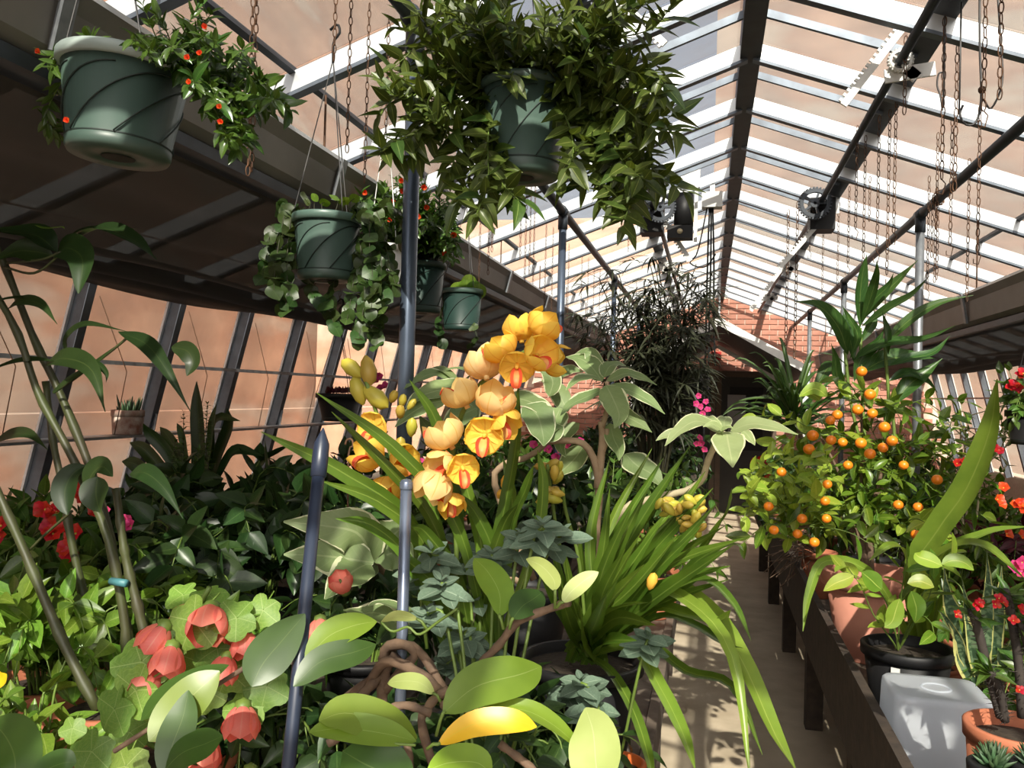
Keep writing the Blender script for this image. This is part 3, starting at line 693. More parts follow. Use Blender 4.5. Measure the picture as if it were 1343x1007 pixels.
def rack(root, a, b, m='white_metal'):
    a, b = Vector(a), Vector(b); d = (b - a); L = d.length; d.normalize(); side = Vector((-d.z, 0, d.x)); side = side if side.x < 0 else -side
    mb = MB().beam(a, b, 0.012, 0.026, side)
    n = int(L / 0.021)
    for i in range(n):
        p = a + d * (L * (i + 0.5) / n) + side * 0.018
        mb.beam(p - d * 0.0055, p + d * 0.0055, 0.012, 0.013, side)
    return mb.build('gear_rack', m, root, False)
for sd in (-1, 1):
    nm = 'orchid bench' if sd < 0 else 'orange tree bench'
    x = SHX[sd]
    t = thing('vent_gear', 'ridge vent opener with white toothed racks on the %s side' % nm, 'vent opener', (x, 6, SHZ))
    MB().tube([(x, YA, SHZ), (x, 12.2, SHZ)], 0.017, 12).build('shaft', 'dark_steel', t)
    ys = [0.9, 3.25, 5.55, 7.9, 10.2]
    for i, y in enumerate(ys):
        if sd > 0:
            ra, rb = (Vector((x + 0.13, y, SHZ + 0.06)), Vector((x - 0.20, y, SHZ - 0.16)))
            if i == 1: ra, rb = at(1197, 20, Y=y), at(1106, 138, Y=y)
            if i == 2: ra, rb = at(1090, 275, Y=y), at(1022, 352, Y=y)
            if i == 3: ra, rb = at(1035, 340, Y=y), at(985, 408, Y=y)
        else:
            ra, rb = (Vector((x - 0.10, y, SHZ + 0.06)), Vector((x + 0.22, y, SHZ - 0.17)))
            if i == 2: ra, rb = at(862, 275, Y=y), at(906, 342, Y=y)
            if i == 1: ra, rb = at(812, 0, Y=y), at(872, 58, Y=y)
        rack(t, ra, rb)
        gear(MB(), (x, y + 0.015, SHZ), 0.045).build('pinion', 'white_metal' if i != 2 else 'dark_steel', t)
        MB().beam((x - sd * 0.05, y + 0.03, SHZ - 0.05), (x + sd * 0.12, y + 0.03, zr(x + sd * 0.12) - 0.1), 0.05, 0.012, (0, 1, 0)).beam((x + sd * 0.06, y + 0.03, SHZ - 0.06), (x - sd * 0.02, y + 0.03, zr(x) - 0.1), 0.04, 0.012, (0, 1, 0)).build('bracket', 'white_metal', t, False)
    g = at(873, 272, Y=5.5) if sd < 0 else at(1063, 268, Y=5.45)
    gear(MB(), (x - sd * 0.04, 5.44, SHZ - 0.02), 0.10, n=30, w=0.03).build('gear_wheel', 'dark_steel', t, False)
    MB().box((x + (0.02 if sd > 0 else -0.02), 5.62, SHZ - 0.06), (0.15, 0.16, 0.20)).lathe((x, 5.52, SHZ - 0.02), [(0.06, 0), (0.05, 0.02)], 16, (0, -1, 0), cap1=True).build('gearbox', 'black_plastic', t, False)
mt = at(897, 278, Y=5.5)
motor = thing('vent_motor', 'black electric motor bolted to a white plate beside the ridge', 'motor', mt)
MB().tube([mt + Vector((0, -0.02, -0.10)), mt + Vector((0, -0.02, 0.11))], [0.062, 0.062], 16).build('housing', 'black_plastic', motor)
MB().box(mt + Vector((-0.02, -0.02, -0.14)), (0.16, 0.12, 0.08)).build('terminal_box', 'black_plastic', motor, False)
MB().box(mt + Vector((0.075, 0.06, 0.0)), (0.022, 0.03, 0.36)).box(mt + Vector((0.03, 0.09, 0.24)), (0.13, 0.02, 0.12)).build('mount_plate', 'white_metal', motor, False)
MB().beam(mt + Vector((0.05, 0.1, 0.28)), (mt.x + 0.05, mt.y + 0.1, zr(mt.x + 0.05) - 0.02), 0.03, 0.02, (0, 1, 0)).build('hanger', 'white_metal', motor, False)
MB().lathe(mt + Vector((-0.02, -0.085, -0.14)), [(0.018, 0), (0.014, 0.01)], 12, (0, -1, 0), cap1=True).build('cap', 'bark_pale', motor)
jb = at(934, 263, Y=5.6)
jbox = thing('junction_box', 'small white junction box with black cables hanging below it', 'junction box', jb)
MB().box(jb, (0.13, 0.09, 0.10)).build('case', 'white_metal', jbox, False)
MB().beam(jb, (jb.x, jb.y, zr(jb.x) - 0.02), 0.03, 0.012, (0, 1, 0)).build('hanger', 'aluminium', jbox, False)
for k, (px, py) in enumerate(((925, 640), (931, 560), (938, 480))):
    p = [jb + Vector((0.01 * k - 0.015, 0, -0.045)), jb + Vector((0.02 * k - 0.02, 0.0, -0.4)), at(px - 2, py - 60, Y=5.6), at(px, py, Y=5.6)]
    MB().tube(spline(p, 14), 0.006, 6).build('cable', 'black_plastic', jbox)
MB().tube(spline([jb + Vector((-0.03, 0, -0.04)), at(915, 330, Y=5.6), at(905, 345, Y=5.6), at(925, 350, Y=5.6), jb + Vector((0.03, 0.0, -0.35))], 14), 0.005, 6).build('cable', 'black_plastic', jbox)

# ---- chains, cords and hooks
def link_mesh():
    mb = MB(); n, r, seg = 10, 0.0016, 4
    P = [Vector((0.0055 * math.cos(2 * math.pi * i / n), 0, 0.014 * math.sin(2 * math.pi * i / n))) for i in range(n)]
    mb.tube(P + [P[0]], r, seg, False); return np.array(mb.v), mb.f
LV, LF = link_mesh()
def chain(top, bot, m='rust', parent=None, label=None, group=None, scale=1.0, hook=False, name='hanging_chain'):
    top, bot = Vector(top), Vector(bot); L = (top - bot).length; step = 0.0235 * scale; n = max(2, int(L / step)); mb = MB()
    d = (bot - top).normalized(); x = d.orthogonal().normalized(); y = d.cross(x)
    for i in range(n):
        c = top + d * (L * (i + 0.5) / n); a, b_ = (x, y) if i % 2 else (y, x)
        A = np.array([a, b_, d]).T * scale
        mb.add(LV @ A.T + np.array(c), LF)
    if parent is not None: return mb.build('chain', m, parent)
    if hook:
        t = thing(name, label, 'chain', bot, group); mb.build('chain', m, t)
        MB().tube([bot + Vector((0.0, 0, 0.0)), bot + Vector((0.012, 0, -0.015)), bot + Vector((0.004, 0, -0.05)), bot + Vector((-0.014, 0, -0.045)), bot + Vector((-0.014, 0, -0.028))], 0.002, 5).build('hook', m, t)
        return t
    return mb.build(name, m, None, label=label, cat='chain', group=group)
rc = random.Random(11)
CH_R = [(1122, 300, 4.2), (1131, 395, 4.3), (1150, 330, 4.0), (1163, 360, 3.9), (1172, 305, 3.7), (1186, 150, 3.2), (1235, 235, 3.0), (1252, 250, 3.1), (1290, 145, 2.7), (1311, 130, 2.6), (1246, 320, 3.8), (1268, 395, 4.2), (1216, 380, 4.6), (1228, 300, 4.0), (1282, 330, 3.6), (1098, 380, 5.6), (1062, 330, 6.4), (1078, 390, 6.0), (1112, 350, 5.2), (1140, 290, 4.9)]
for i, (u, v, y) in enumerate(CH_R):
    b_ = at(u, v, Y=y); chain((b_.x, y, zr(b_.x) - 0.05), b_, label='rusty chain hanging from the roof above the orange tree bench', group='chains above the orange tree bench', scale=1.25, hook=i % 2 == 0)
for i in range(2):
    u, y = ((1030, 6.2), (1042, 5.9))[i]; b_ = at(u, 470, Y=y); chain((b_.x, y, zr(b_.x) - 0.05), b_, label='long dark chain hanging in front of the porch gable', group='long chains before the porch', scale=1.9)
CH_L = [(438, 80, 1.9), (455, 200, 2.0), (478, 240, 2.2), (505, 210, 2.3), (640, 360, 3.6), (645, 330, 3.4), (628, 372, 3.9), (682, 340, 3.9), (688, 370, 3.9), (694, 360, 4.1), (699, 372, 4.3), (714, 400, 5.0), (723, 410, 5.3), (735, 395, 5.6), (744, 420, 5.9), (762, 400, 6.4), (770, 420, 6.6), (778, 410, 6.9), (786, 405, 7.2), (795, 415, 7.5), (803, 420, 7.8), (812, 430, 8.2), (815, 300, 4.6), (824, 330, 4.9), (834, 405, 8.4)]
for i, (u, v, y) in enumerate(CH_L):
    b_ = at(u, v, Y=y); chain((b_.x, y, zr(b_.x) - 0.05), b_, label='thin rusty chain hanging from the roof above the orchid bench', group='chains above the orchid bench', scale=0.85)
for i, (u, vb, y) in enumerate(((325, 230, 1.75), (330, 225, 1.78))):
    b_ = at(u, vb, Y=y); chain((b_.x, y, zr(b_.x) - 0.05), b_, label='rusty chain with open links hanging beside the big green basket', group='chains beside the big basket', scale=0.9)
def cord(lst, Y, r, m, name, label, cat, group=None):
    return MB().tube(spline(pts(lst, Y), 18), r, 6).build(name, m, None, label=label, cat=cat, group=group)
for i, (u, vb, y) in enumerate(((1237, 140, 3.0), (1258, 150, 2.9))):
    b_ = at(u, vb, Y=y); a_ = Vector((b_.x, y, zr(b_.x) - 0.04))
    MB().tube([a_, b_], 0.003, 5).build('drop_line', 'wire', None, label='thin straight wire among the chains above the orange tree', cat='wire', group='wires among the chains')
wl = thing('wire_hook', 'looped wire plant hook among the chains above the orange tree', 'hook', at(1290, 130, Y=2.8))
MB().tube(spline(pts([(1285, -40), (1285, 60), (1287, 128), (1280, 160), (1266, 163), (1259, 150), (1263, 138)], 2.8), 20), 0.0035, 6).build('hook', 'wire', wl)
MB().tube(spline(pts([(1306, -40), (1313, 60), (1314, 110), (1300, 142), (1290, 130)], 2.8), 16), 0.003, 6).build('wire', 'wire', wl)
MB().ball(at(1288, 118, Y=2.8), 0.012, 8, 5).build('knot', 'rust', wl)
wl = thing('wire_hook', 'small wire ring hook on a chain above the orange tree', 'hook', at(1235, 120, Y=3.1))
MB().tube(spline(pts([(1236, 95), (1231, 97), (1229, 112), (1233, 125), (1236, 145)], 3.1), 12), 0.003, 6).build('hook', 'wire', wl)
ck = thing('chain_clump', 'knotted clump of rusty chain wound round the pipe rail above the orange tree', 'chain', (PX[1], at(1232, 245, X=PX[1]).y, PZ))
cy = at(1232, 245, X=PX[1]).y
for k in range(10):
    th = k * 0.7; a_ = Vector((PX[1] + 0.03 * math.cos(th), cy + (k - 5) * 0.012, PZ + 0.03 * math.sin(th))); b2 = Vector((PX[1] + 0.03 * math.cos(th + 0.9), cy + (k - 4) * 0.012, PZ + 0.03 * math.sin(th + 0.9)))
    chain(a_, b2, parent=ck, scale=1.2)
for dx, ln in ((0.0, 0.30), (0.03, 0.42), (0.05, 0.40)): chain((PX[1] + dx - 0.03, cy + dx * 2, PZ - 0.025), (PX[1] + dx - 0.03, cy + dx * 2, PZ - ln), parent=ck, scale=1.25)
# ------------------------------------------------------------------ hanging baskets
def hanging_pot(root, top, r, h, taper=0.8, m='pot_green', grooves=7, tilt=(0, 0, 1), holes=True, rim_h=0.022, rim_mat=None, hang_to=None, nw=3, wire='wire'):
    """pot hung from wires; top = centre of the rim"""
    ax = Vector(tilt).normalized(); top = Vector(top); c = top - ax * h; r0 = r * taper
    body = MB().lathe(c, [(r0 * 0.22, 0.010), (r0 * 0.30, 0.010), (r0 * 0.34, 0.0), (r0 * 0.95, 0.0), (r0, 0.008), (r0 * 1.005, h * 0.13), (r0 * 0.99 + 0.0, h * 0.135), (r * 0.965, h - rim_h), (r * 0.93, h - rim_h), (r0 * 0.9, 0.02)], 40, ax, cap0=True).build('pot', m, root)
    MB().lathe(c, [(r * 0.95, h - rim_h), (r * 1.05, h - rim_h), (r * 1.055, h - 0.004), (r * 1.03, h), (r * 0.95, h), (r * 0.93, h - rim_h)], 40, ax).build('rim', rim_mat or m, root)
    MB().lathe(c, [(1e-4, h - rim_h * 0.6), (r * 0.94, h - rim_h * 1.2)], 24, ax).build('soil', 'soil', root)
    a = ax.orthogonal().normalized(); b = ax.cross(a)
    for k in range(grooves):
        th0 = 2 * math.pi * k / grooves; P = []
        for i in range(13):
            t = i / 12; z = h * 0.14 + (h - rim_h - h * 0.14 - 0.012) * (math.sin(t * math.pi / 2)); rr = r0 + (r * 0.965 - r0) * (z / (h - rim_h)); th = th0 + t * 1.75
            P.append(c + ax * z + (a * math.cos(th) + b * math.sin(th)) * (rr + 0.0002))
        MB().tube(P, 0.0016, 5).build('groove', 'groove_dark', body)
    MB().lathe(c, [(r0 * 1.004, h * 0.125), (r0 * 1.018, h * 0.132), (r0 * 1.008, h * 0.145)], 40, ax).build('groove', 'groove_dark', body)
    if holes: MB().lathe(c - ax * 0.001, [(1e-4, 0), (r0 * 0.32, 0)], 20, ax).build('drain_hole', 'black_plastic', body)
    if hang_to is not None:
        hang_to = Vector(hang_to)
        for k in range(nw):
            th = 2 * math.pi * k / nw + 0.6; p = top + (a * math.cos(th) + b * math.sin(th)) * r * 1.02
            MB().tube([p - ax * 0.02, p, hang_to], 0.0017, 5).build('hanger_wire', wire, root)
        tz = zr(hang_to.x) - 0.04
        if tz - hang_to.z > 0.15: chain(hang_to + Vector((0, 0, 0.09)), (hang_to.x, hang_to.y, tz), parent=root, scale=0.9)
        MB().tube(spline([hang_to - Vector((0, 0, 0.01)), hang_to + Vector((0, 0, 0.05)), hang_to + Vector((0.018, 0, 0.075)), hang_to + Vector((0.01, 0, 0.10)), hang_to + Vector((-0.012, 0, 0.085))], 10), 0.004, 6).build('hook', 'black_plastic' if wire == 'wire' else wire, root)
def arcs(pl, rnd, base, n, Lr, key, leafL, gap, spread=1.0, upw=0.6, droop=1.0, az=None, r0=0.03, whorl=2, r=0.003, wf=1.0, ang=0.9, lift=0.25, endz=None, nvar=3):
    """leafy shoots that leave a base point, rise and bend over"""
    ends = []
    for i in range(n):
        th = rnd.uniform(*(az or (0, 2 * math.pi))); L = rnd.uniform(*Lr); o = Vector((math.cos(th), math.sin(th), 0))
        p0 = Vector(base) + o * r0 * rnd.uniform(0.3, 1.0); s = spread * rnd.uniform(0.4, 1.1)
        p1 = p0 + (o * s * 0.35 + Vector((0, 0, upw * rnd.uniform(0.7, 1.2)))) * L * 0.5
        p2 = p1 + (o * s + Vector((0, 0, upw - droop * rnd.uniform(0.5, 1.1)))) * L * 0.35
        p3 = p2 + (o * s * 0.7 + Vector((rnd.uniform(-.2, .2), rnd.uniform(-.2, .2), upw - droop * rnd.uniform(1.2, 2.0)))) * L * 0.3
        pl.sprig([p0, p1, p2, p3], key, leafL, gap, rnd, ang, lift, r, 0.12, whorl, nvar, wf=wf); ends.append(p3)
    return ends

rnd = random.Random(3)
# big green basket
Yb = 1.35; tp = at(167, 84, Y=Yb); rb = px2m(80, tp)
t = thing('hanging_basket', 'large green plastic hanging basket with spiral grooves and glossy trailing shoots', 'hanging plant', tp, 'green hanging baskets')
hanging_pot(t, tp, rb, px2m(122, tp) * 1.02, 0.80, 'pot_green', 7, tilt=(0.05, 0.03, 1), hang_to=at(150, -190, Y=Yb), rim_mat='pot_rim')
pl = Plant(t)
S = lambda lst, y0=Yb, y1=None: pts(lst, (y0, y1 if y1 is not None else y0))
for lst, y1 in (([(215, 80), (205, 50), (188, 8)], 1.30), ([(222, 80), (222, 50), (205, 20)], 1.28), ([(228, 80), (240, 45), (262, 5)], 1.25), ([(230, 82), (255, 50), (275, 20)], 1.26), ([(225, 84), (250, 60), (270, 45)], 1.2), ([(215, 82), (200, 62), (175, 52)], 1.18),
                ([(235, 84), (262, 75), (285, 55)], 1.2), ([(235, 84), (258, 88), (275, 110), (285, 135)], 1.18), ([(238, 86), (270, 100), (305, 130), (318, 170), (312, 195)], 1.2), ([(240, 84), (275, 95), (320, 95), (355, 120), (378, 145)], 1.22), ([(238, 86), (280, 90), (310, 80), (318, 65)], 1.2), ([(240, 88), (285, 115), (330, 125), (360, 130)], 1.16), ([(240, 88), (270, 125), (290, 160), (300, 185)], 1.18), ([(238, 84), (290, 105), (335, 105), (345, 118)], 1.26), ([(236, 84), (280, 118), (305, 150), (325, 185)], 1.25), ([(240, 80), (290, 100), (330, 140), (350, 140)], 1.24),
                ([(98, 76), (75, 70), (60, 82)], 1.3), ([(98, 76), (70, 55), (40, 42), (15, 30)], 1.4), ([(100, 78), (82, 80), (70, 88)], 1.28), ([(120, 70), (122, 56), (118, 50)], 1.28), ([(230, 82), (215, 70), (190, 65)], 1.17), ([(232, 84), (236, 70), (225, 60)], 1.17), ([(95, 80), (60, 150), (75, 175)], 1.46), ([(235, 84), (250, 95), (255, 110)], 1.17)):
    pl.sprig(S(lst, Yb, y1), 'gloss', px2m(26, tp), 0.0105, rnd, 0.95, 0.15, 0.0018)
pl.finish('stem_green')
for (u, v) in ((263, 72), (249, 110), (289, 142), (291, 162), (90, 160), (247, 78), (270, 38), (52, 70)): flower_head(t, at(u, v, Y=1.17), (0.3, -1, 0.1), 0.010, 'flame', rnd, 4, cone=1.3)
t2 = t
# the second green basket with its heart-leaved trailer
Y2 = 2.2; tp = at(430, 284, Y=Y2); rb = px2m(44, tp)
t = thing('hanging_basket', 'green hanging basket overgrown with heart-leaved trailers, hung beside the post', 'hanging plant', tp, 'green hanging baskets')
hanging_pot(t, tp, rb, px2m(84, tp), 0.83, 'pot_green', 7, hang_to=at(437, 78, Y=Y2), rim_mat='pot_rim_dim')
pl = Plant(t)
for i in range(15):
    u0 = rnd.choice([(388, 285), (395, 282), (470, 285), (475, 290), (465, 280)]); left = u0[0] < 420
    x1 = u0[0] + (-1 if left else 1) * rnd.uniform(12, 42 if left else 55); v2 = rnd.uniform(310, 420)
    pl.sprig(pts([u0, ((u0[0] + x1) / 2, 278 + rnd.uniform(-8, 10)), (x1, v2 - 40), (x1 + rnd.uniform(-12, 12), v2)], (Y2, Y2 - rnd.uniform(-0.05, 0.14))), 'heart', 0.052, 0.022, rnd, 1.0, -0.1, 0.0018, whorl=1, nvar=1)
for lst in ([(440, 350), (430, 395), (440, 430)], [(470, 300), (478, 380), (470, 450)], [(478, 300), (490, 370), (486, 440)], [(482, 320), (498, 400), (494, 452)], [(470, 320), (462, 380), (455, 420)], [(400, 345), (410, 385), (425, 400)], [(395, 300), (372, 340), (368, 405)], [(390, 296), (352, 330), (344, 365)], [(392, 300), (362, 300), (350, 318)]):
    pl.sprig(pts(lst, (Y2 + 0.02, Y2 - 0.08)), 'heart', 0.055, 0.022, rnd, 1.0, -0.15, 0.0018, whorl=1, nvar=1)
for i in range(7):
    pl.sprig(pts([(400 + i * 12, 285), (402 + i * 12 + rnd.uniform(-8, 8), 268), (400 + i * 13, 262 + rnd.uniform(-6, 8))], Y2 - 0.03 * (i % 2)), 'round', 0.05, 0.03, rnd, 1.0, 0.2, 0.002, whorl=1, nvar=1)
pl.finish('stem_dark')
# goldfish plant basket behind it, by the post
Y3 = 3.0; tp = at(553, 345, Y=Y3); rb = px2m(31, tp)
t = thing('hanging_basket', 'dark hanging basket half hidden by the post, bushy with small orange flowers', 'hanging plant', tp, 'green hanging baskets')
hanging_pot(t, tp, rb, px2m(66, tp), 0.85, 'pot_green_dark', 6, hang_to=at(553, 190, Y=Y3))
pl = Plant(t); fl = []
for i in range(120):
    a = rnd.uniform(-1, 1); u1 = 532 + 70 * a + rnd.uniform(-8, 8); v1 = 228 + 95 * rnd.random() + 22 * abs(a); y1 = Y3 - rnd.uniform(-0.12, 0.28)
    P = pts([(553 + 20 * a, 345), (550 + 38 * a, 300 + rnd.uniform(-20, 10)), (u1, v1)], (Y3, y1))
    pl.sprig(P, 'gloss', 0.042, 0.0165, rnd, 0.9, 0.1, 0.0018); fl.append(P[-1])
pl.finish('stem_dark')
for p in fl[:34]: flower_head(t, p + Vector((0.01, -0.03, -0.005)), (0.3, -1, -0.2), 0.020, 'flame', rnd, 4, cone=1.1)
# small white pot hung between them
Y4 = 2.6; tp = at(508, 322, Y=Y4)
t = thing('hanging_pot', 'small white plastic hanging pot behind the heart-leaved trailer', 'hanging plant', tp)
hanging_pot(t, tp, px2m(24, tp), px2m(54, tp), 0.7, 'white_metal', 0, hang_to=at(508, 150, Y=Y4), wire='white_metal')
pl = Plant(t)
for i in range(14):
    a = rnd.uniform(-1, 1); pl.sprig(pts([(508 + 14 * a, 322), (505 + 26 * a, 290), (505 + 36 * a, 262 + rnd.uniform(-10, 50))], (Y4, Y4 - rnd.uniform(-0.05, 0.15))), 'mid', 0.05, 0.022, rnd, 1.0, 0.1, 0.0018)
pl.finish('stem_dark')
Y5 = 3.85; tp = at(606, 380, Y=Y5)
t = thing('hanging_basket', 'plain dark green hanging pot with a few round leaves under the trough beam', 'hanging plant', tp, 'green hanging baskets')
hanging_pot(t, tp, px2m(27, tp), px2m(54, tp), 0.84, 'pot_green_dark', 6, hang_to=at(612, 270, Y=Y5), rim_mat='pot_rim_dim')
pl = Plant(t)
for (u, v) in ((615, 364), (608, 372), (622, 372), (600, 374), (628, 376), (612, 370)): pl.leaf('round0', at(u, v + 6, Y=Y5), (0.1, -0.3, 1), (0.3, -1, 0.3), 0.075)
for lst in ([(590, 385), (575, 420), (580, 450)], [(620, 425), (625, 440), (618, 452)]): pl.sprig(pts(lst, Y5 - 0.05), 'heart', 0.06, 0.03, rnd, 0.9, -0.2, 0.0015, whorl=1, nvar=1)
pl.finish('stem_dark')

# big leafy basket under the roof
Y6 = 2.15; tp = at(688, 112, Y=Y6); rb = px2m(57, tp)
t = thing('hanging_basket', 'green hanging basket buried in a wide bush of pointed leaves', 'hanging plant', tp, 'green hanging baskets')
hanging_pot(t, tp, rb, px2m(122, tp), 0.86, 'pot_green', 7, hang_to=at(688, -130, Y=Y6), rim_mat='pot_green')
pl = Plant(t)
def bshoot(lst, dy=0.1): pl.sprig(pts(lst, (Y6 - 0.02, Y6 - dy)), 'basket', px2m(42, tp), 0.026, rnd, 0.95, 0.10, 0.0028)
for i in range(44):   # shoots over the top
    a = rnd.uniform(-1, 1); bshoot([(690 + 40 * a, 115), (690 + 90 * a, 70 + rnd.uniform(-30, 25)), (692 + 160 * a + rnd.uniform(-20, 20), rnd.uniform(-15, 120))], rnd.uniform(-0.2, 0.3))
for lst in ([(640, 115), (590, 80), (545, 95), (505, 95)], [(640, 115), (580, 105), (530, 130), (500, 105)], [(642, 118), (580, 140), (545, 175), (520, 185)], [(640, 120), (600, 150), (555, 190), (540, 205)], [(645, 118), (610, 170), (580, 165), (555, 130)], [(645, 120), (615, 170), (600, 200), (590, 225)],
            [(650, 118), (620, 110), (560, 60), (520, 85)], [(645, 125), (625, 200), (610, 245), (600, 265)], [(650, 120), (640, 180), (640, 240), (625, 280)], [(660, 125), (655, 200), (645, 230), (660, 262)], [(650, 125), (645, 190), (655, 235), (680, 262)], [(735, 120), (750, 160), (750, 215), (735, 240)],
            [(735, 115), (780, 120), (820, 165), (850, 180)], [(735, 115), (790, 90), (840, 110), (865, 130)], [(735, 118), (790, 130), (830, 150), (880, 152)], [(738, 120), (780, 160), (800, 215), (790, 260)], [(738, 120), (790, 150), (822, 210), (830, 270)], [(738, 120), (800, 160), (850, 220), (895, 250)], [(735, 120), (770, 150), (790, 200), (768, 240)], [(738, 116), (800, 110), (850, 90), (870, 110)],
            [(736, 118), (800, 140), (845, 200), (860, 235)], [(736, 120), (800, 180), (825, 250), (818, 295)], [(732, 112), (770, 60), (810, 20), (850, 5)], [(732, 112), (780, 60), (850, 40), (880, 10)], [(735, 116), (780, 105), (830, 120), (848, 160)], [(734, 118), (765, 130), (782, 170), (775, 200)], [(640, 116), (610, 90), (570, 95), (548, 110)], [(736, 118), (790, 165), (818, 215), (845, 235)], [(650, 116), (600, 110), (570, 140), (560, 165)], [(736, 120), (780, 175), (805, 240), (812, 270)],
            [(720, 112), (745, 140), (752, 170), (748, 190)], [(740, 118), (800, 130), (850, 165), (885, 175)], [(640, 116), (570, 130), (530, 120), (498, 150)], [(640, 118), (560, 160), (520, 200), (500, 195)], [(650, 115), (640, 150), (620, 165), (612, 180)], [(720, 118), (745, 160), (752, 200), (745, 220)], [(640, 115), (600, 60), (560, 30), (548, 15)], [(648, 112), (620, 60), (600, 20), (570, 0)]):
    bshoot(lst, rnd.uniform(0.05, 0.30))
pl.finish('stem_green')

# small black pot hung near the glass wall behind the orchids
Y7 = 3.6; tp = at(445, 516, Y=Y7)
t = thing('hanging_pot', 'small black hanging pot of reddish stubble near the glass wall behind the orchids', 'hanging plant', tp)
hanging_pot(t, tp, px2m(29, tp), px2m(36, tp), 0.75, 'black_plastic', 0, hang_to=at(445, 420, Y=Y7))
pl = Plant(t)
for i in range(40):
    a = rnd.uniform(-1, 1); p = at(445 + 24 * a, 516, Y=Y7 + rnd.uniform(-0.05, 0.05)); pl.leaf('burgundy' + str(i % 3), p, (rnd.uniform(-.4, .4), rnd.uniform(-.4, .4), 1), (rnd.uniform(-1, 1), -1, 0), 0.035)
pl.finish()
# old clay pot on the shelf rail
xs = wx(-1, 1.36) + 0.13; pc = at(167, 568, X=xs); pc.z = 1.367
t = thing('clay_pot', 'old stained clay pot of spiky succulents on the glass wall shelf', 'potted plant', pc)
pot_parts(t, pc, 0.072, 0.066, 0.115, 'terracotta_old', rim=0.03, rim_out=0.002)
for i in range(26):
    th = rnd.uniform(0, 6.28); r = rnd.uniform(0.0, 0.055); b_ = pc + Vector((r * math.cos(th), r * math.sin(th), 0.09)); d = Vector((math.cos(th) * r * 8, math.sin(th) * r * 8, 1)).normalized(); L = rnd.uniform(0.04, 0.10)
    MB().tube([b_, b_ + d * L * 0.6, b_ + d * L], [0.007, 0.006, 0.001], 5).build('leaf', 'leaf_succulent', t)
# wire plant hook near the orchid
t = thing('plant_hook', 'dark crook-topped wire plant hook beside the yellow orchid', 'hook', at(458, 640, Y=2.4))
MB().tube(spline(pts([(456, 720), (457, 600), (463, 585), (461, 576), (455, 577), (453, 583)], 2.4), 14), 0.0035, 6).build('hook', 'rust', t)
# ------------------------------------------------------------------ left bench, near
BZ = 0.79
def bed(px, py, Y):                      # point on the bench straight under a pixel seen at distance Y
    p = at(px, py, Y=Y); return Vector((p.x, p.y, BZ))
# silver support stake and navy stake
def stake(name, label, top, bot, r, m, tip):
    top, bot = Vector(top), Vector(bot); d = (top - bot).normalized()
    t = thing(name, label, 'stake', bot)
    MB().tube([bot, top], r, 16).build('shaft', m, t)
    if tip == 'point': MB().lathe(top - d * 0.045, [(r, 0), (r * 1.25, 0.001), (r * 1.3, 0.03), (r * 1.25, 0.055), (0.001, 0.082)], 16, d).build('finial', m, t)
    else: MB().lathe(top - d * 0.012, [(r * 1.15, 0), (r * 1.18, 0.010), (r * 0.9, 0.016), (0.001, 0.018)], 16, d).build('cap', m, t)
    return t
p1, p0 = at(421, 590, Y=1.25), at(383, 960, Y=1.12); k = (BZ - p0.z) / (p1.z - p0.z)
stake('garden_stake', 'leaning navy stake with a pointed cap among the foreground leaves', p1, p0 + (p1 - p0) * k, px2m(8.2, p1), 'stake_navy', 'point')
p1 = at(533, 632, Y=1.42); stake('garden_stake', 'upright shiny blue grey metal stake in front of the post', p1, (p1.x, p1.y, BZ), px2m(7.6, p1), 'stake_silver', 'cap')

# ---- foreground wax plant: big glossy leaves on a woody vine
c0 = bed(560, 980, 0.92)
t = thing('wax_plant', 'foreground vine of big glossy oval leaves on twisted woody stems', 'plant', c0)
pot_parts(t, c0, 0.10, 0.075, 0.15, 'terracotta')
vine = MB()
for lst, y, r in (([(600, 1100), (555, 960), (560, 930), (575, 912), (588, 905)], (1.25, 1.28), 0.007), ([(480, 905), (505, 868), (545, 880), (575, 905), (585, 925)], (1.40, 1.28), 0.0085),
               ([(455, 915), (500, 880), (505, 850), (530, 845), (545, 858), (525, 880), (505, 905)], (1.40, 1.40), 0.0085), ([(500, 865), (520, 848), (548, 852), (580, 900), (588, 915)], (1.44, 1.36), 0.0075),
               ([(500, 930), (505, 880), (520, 860)], 1.40, 0.010), ([(430, 945), (470, 915), (500, 885)], (1.30, 1.4), 0.008), ([(632, 868), (655, 845), (680, 815), (730, 795), (745, 790)], (1.28, 1.22), 0.006),
               ([(430, 975), (475, 950), (525, 925), (565, 935)], (1.15, 1.2), 0.006), ([(655, 975), (700, 1010), (730, 1050)], 1.25, 0.006), ([(530, 960), (538, 1000), (535, 1060)], 1.3, 0.006), ([(150, 985), (250, 920), (330, 870), (380, 840)], (1.1, 1.15), 0.0035)):
    P = spline(pts(lst, y), 16); vine.tube(P, [r * (1.05 + 0.12 * math.sin(i * 2.1)) for i in range(17)], 8)
vine.build('vine', 'bark_brown', t)
def bigleaf(lst, w, m, y, N=None, prof='hoya', fold=0.07, pet=None, **kw):
    P = pts(lst, y); o = blade(t, P, px2m(w, P[len(P) // 2]), m, prof, N, fold=fold, seg=16, **kw)
    if pet:
        q = pts([pet], P[0].y)[0]; MB().tube([q, P[0].lerp(q, 0.4) + Vector((0, 0, 0.003)), P[0], P[0].lerp(P[1], 0.08)], 0.0026, 6).build('petiole', 'stem_green', t)
    return o
UPN = lambda a, b, c: Vector((a, b, c))
bigleaf([(581, 935), (625, 900), (680, 885), (710, 874)], 62, 'leaf_hoya', (1.12, 1.22), UPN(0.3, -1, 1.0), pet=(572, 965))
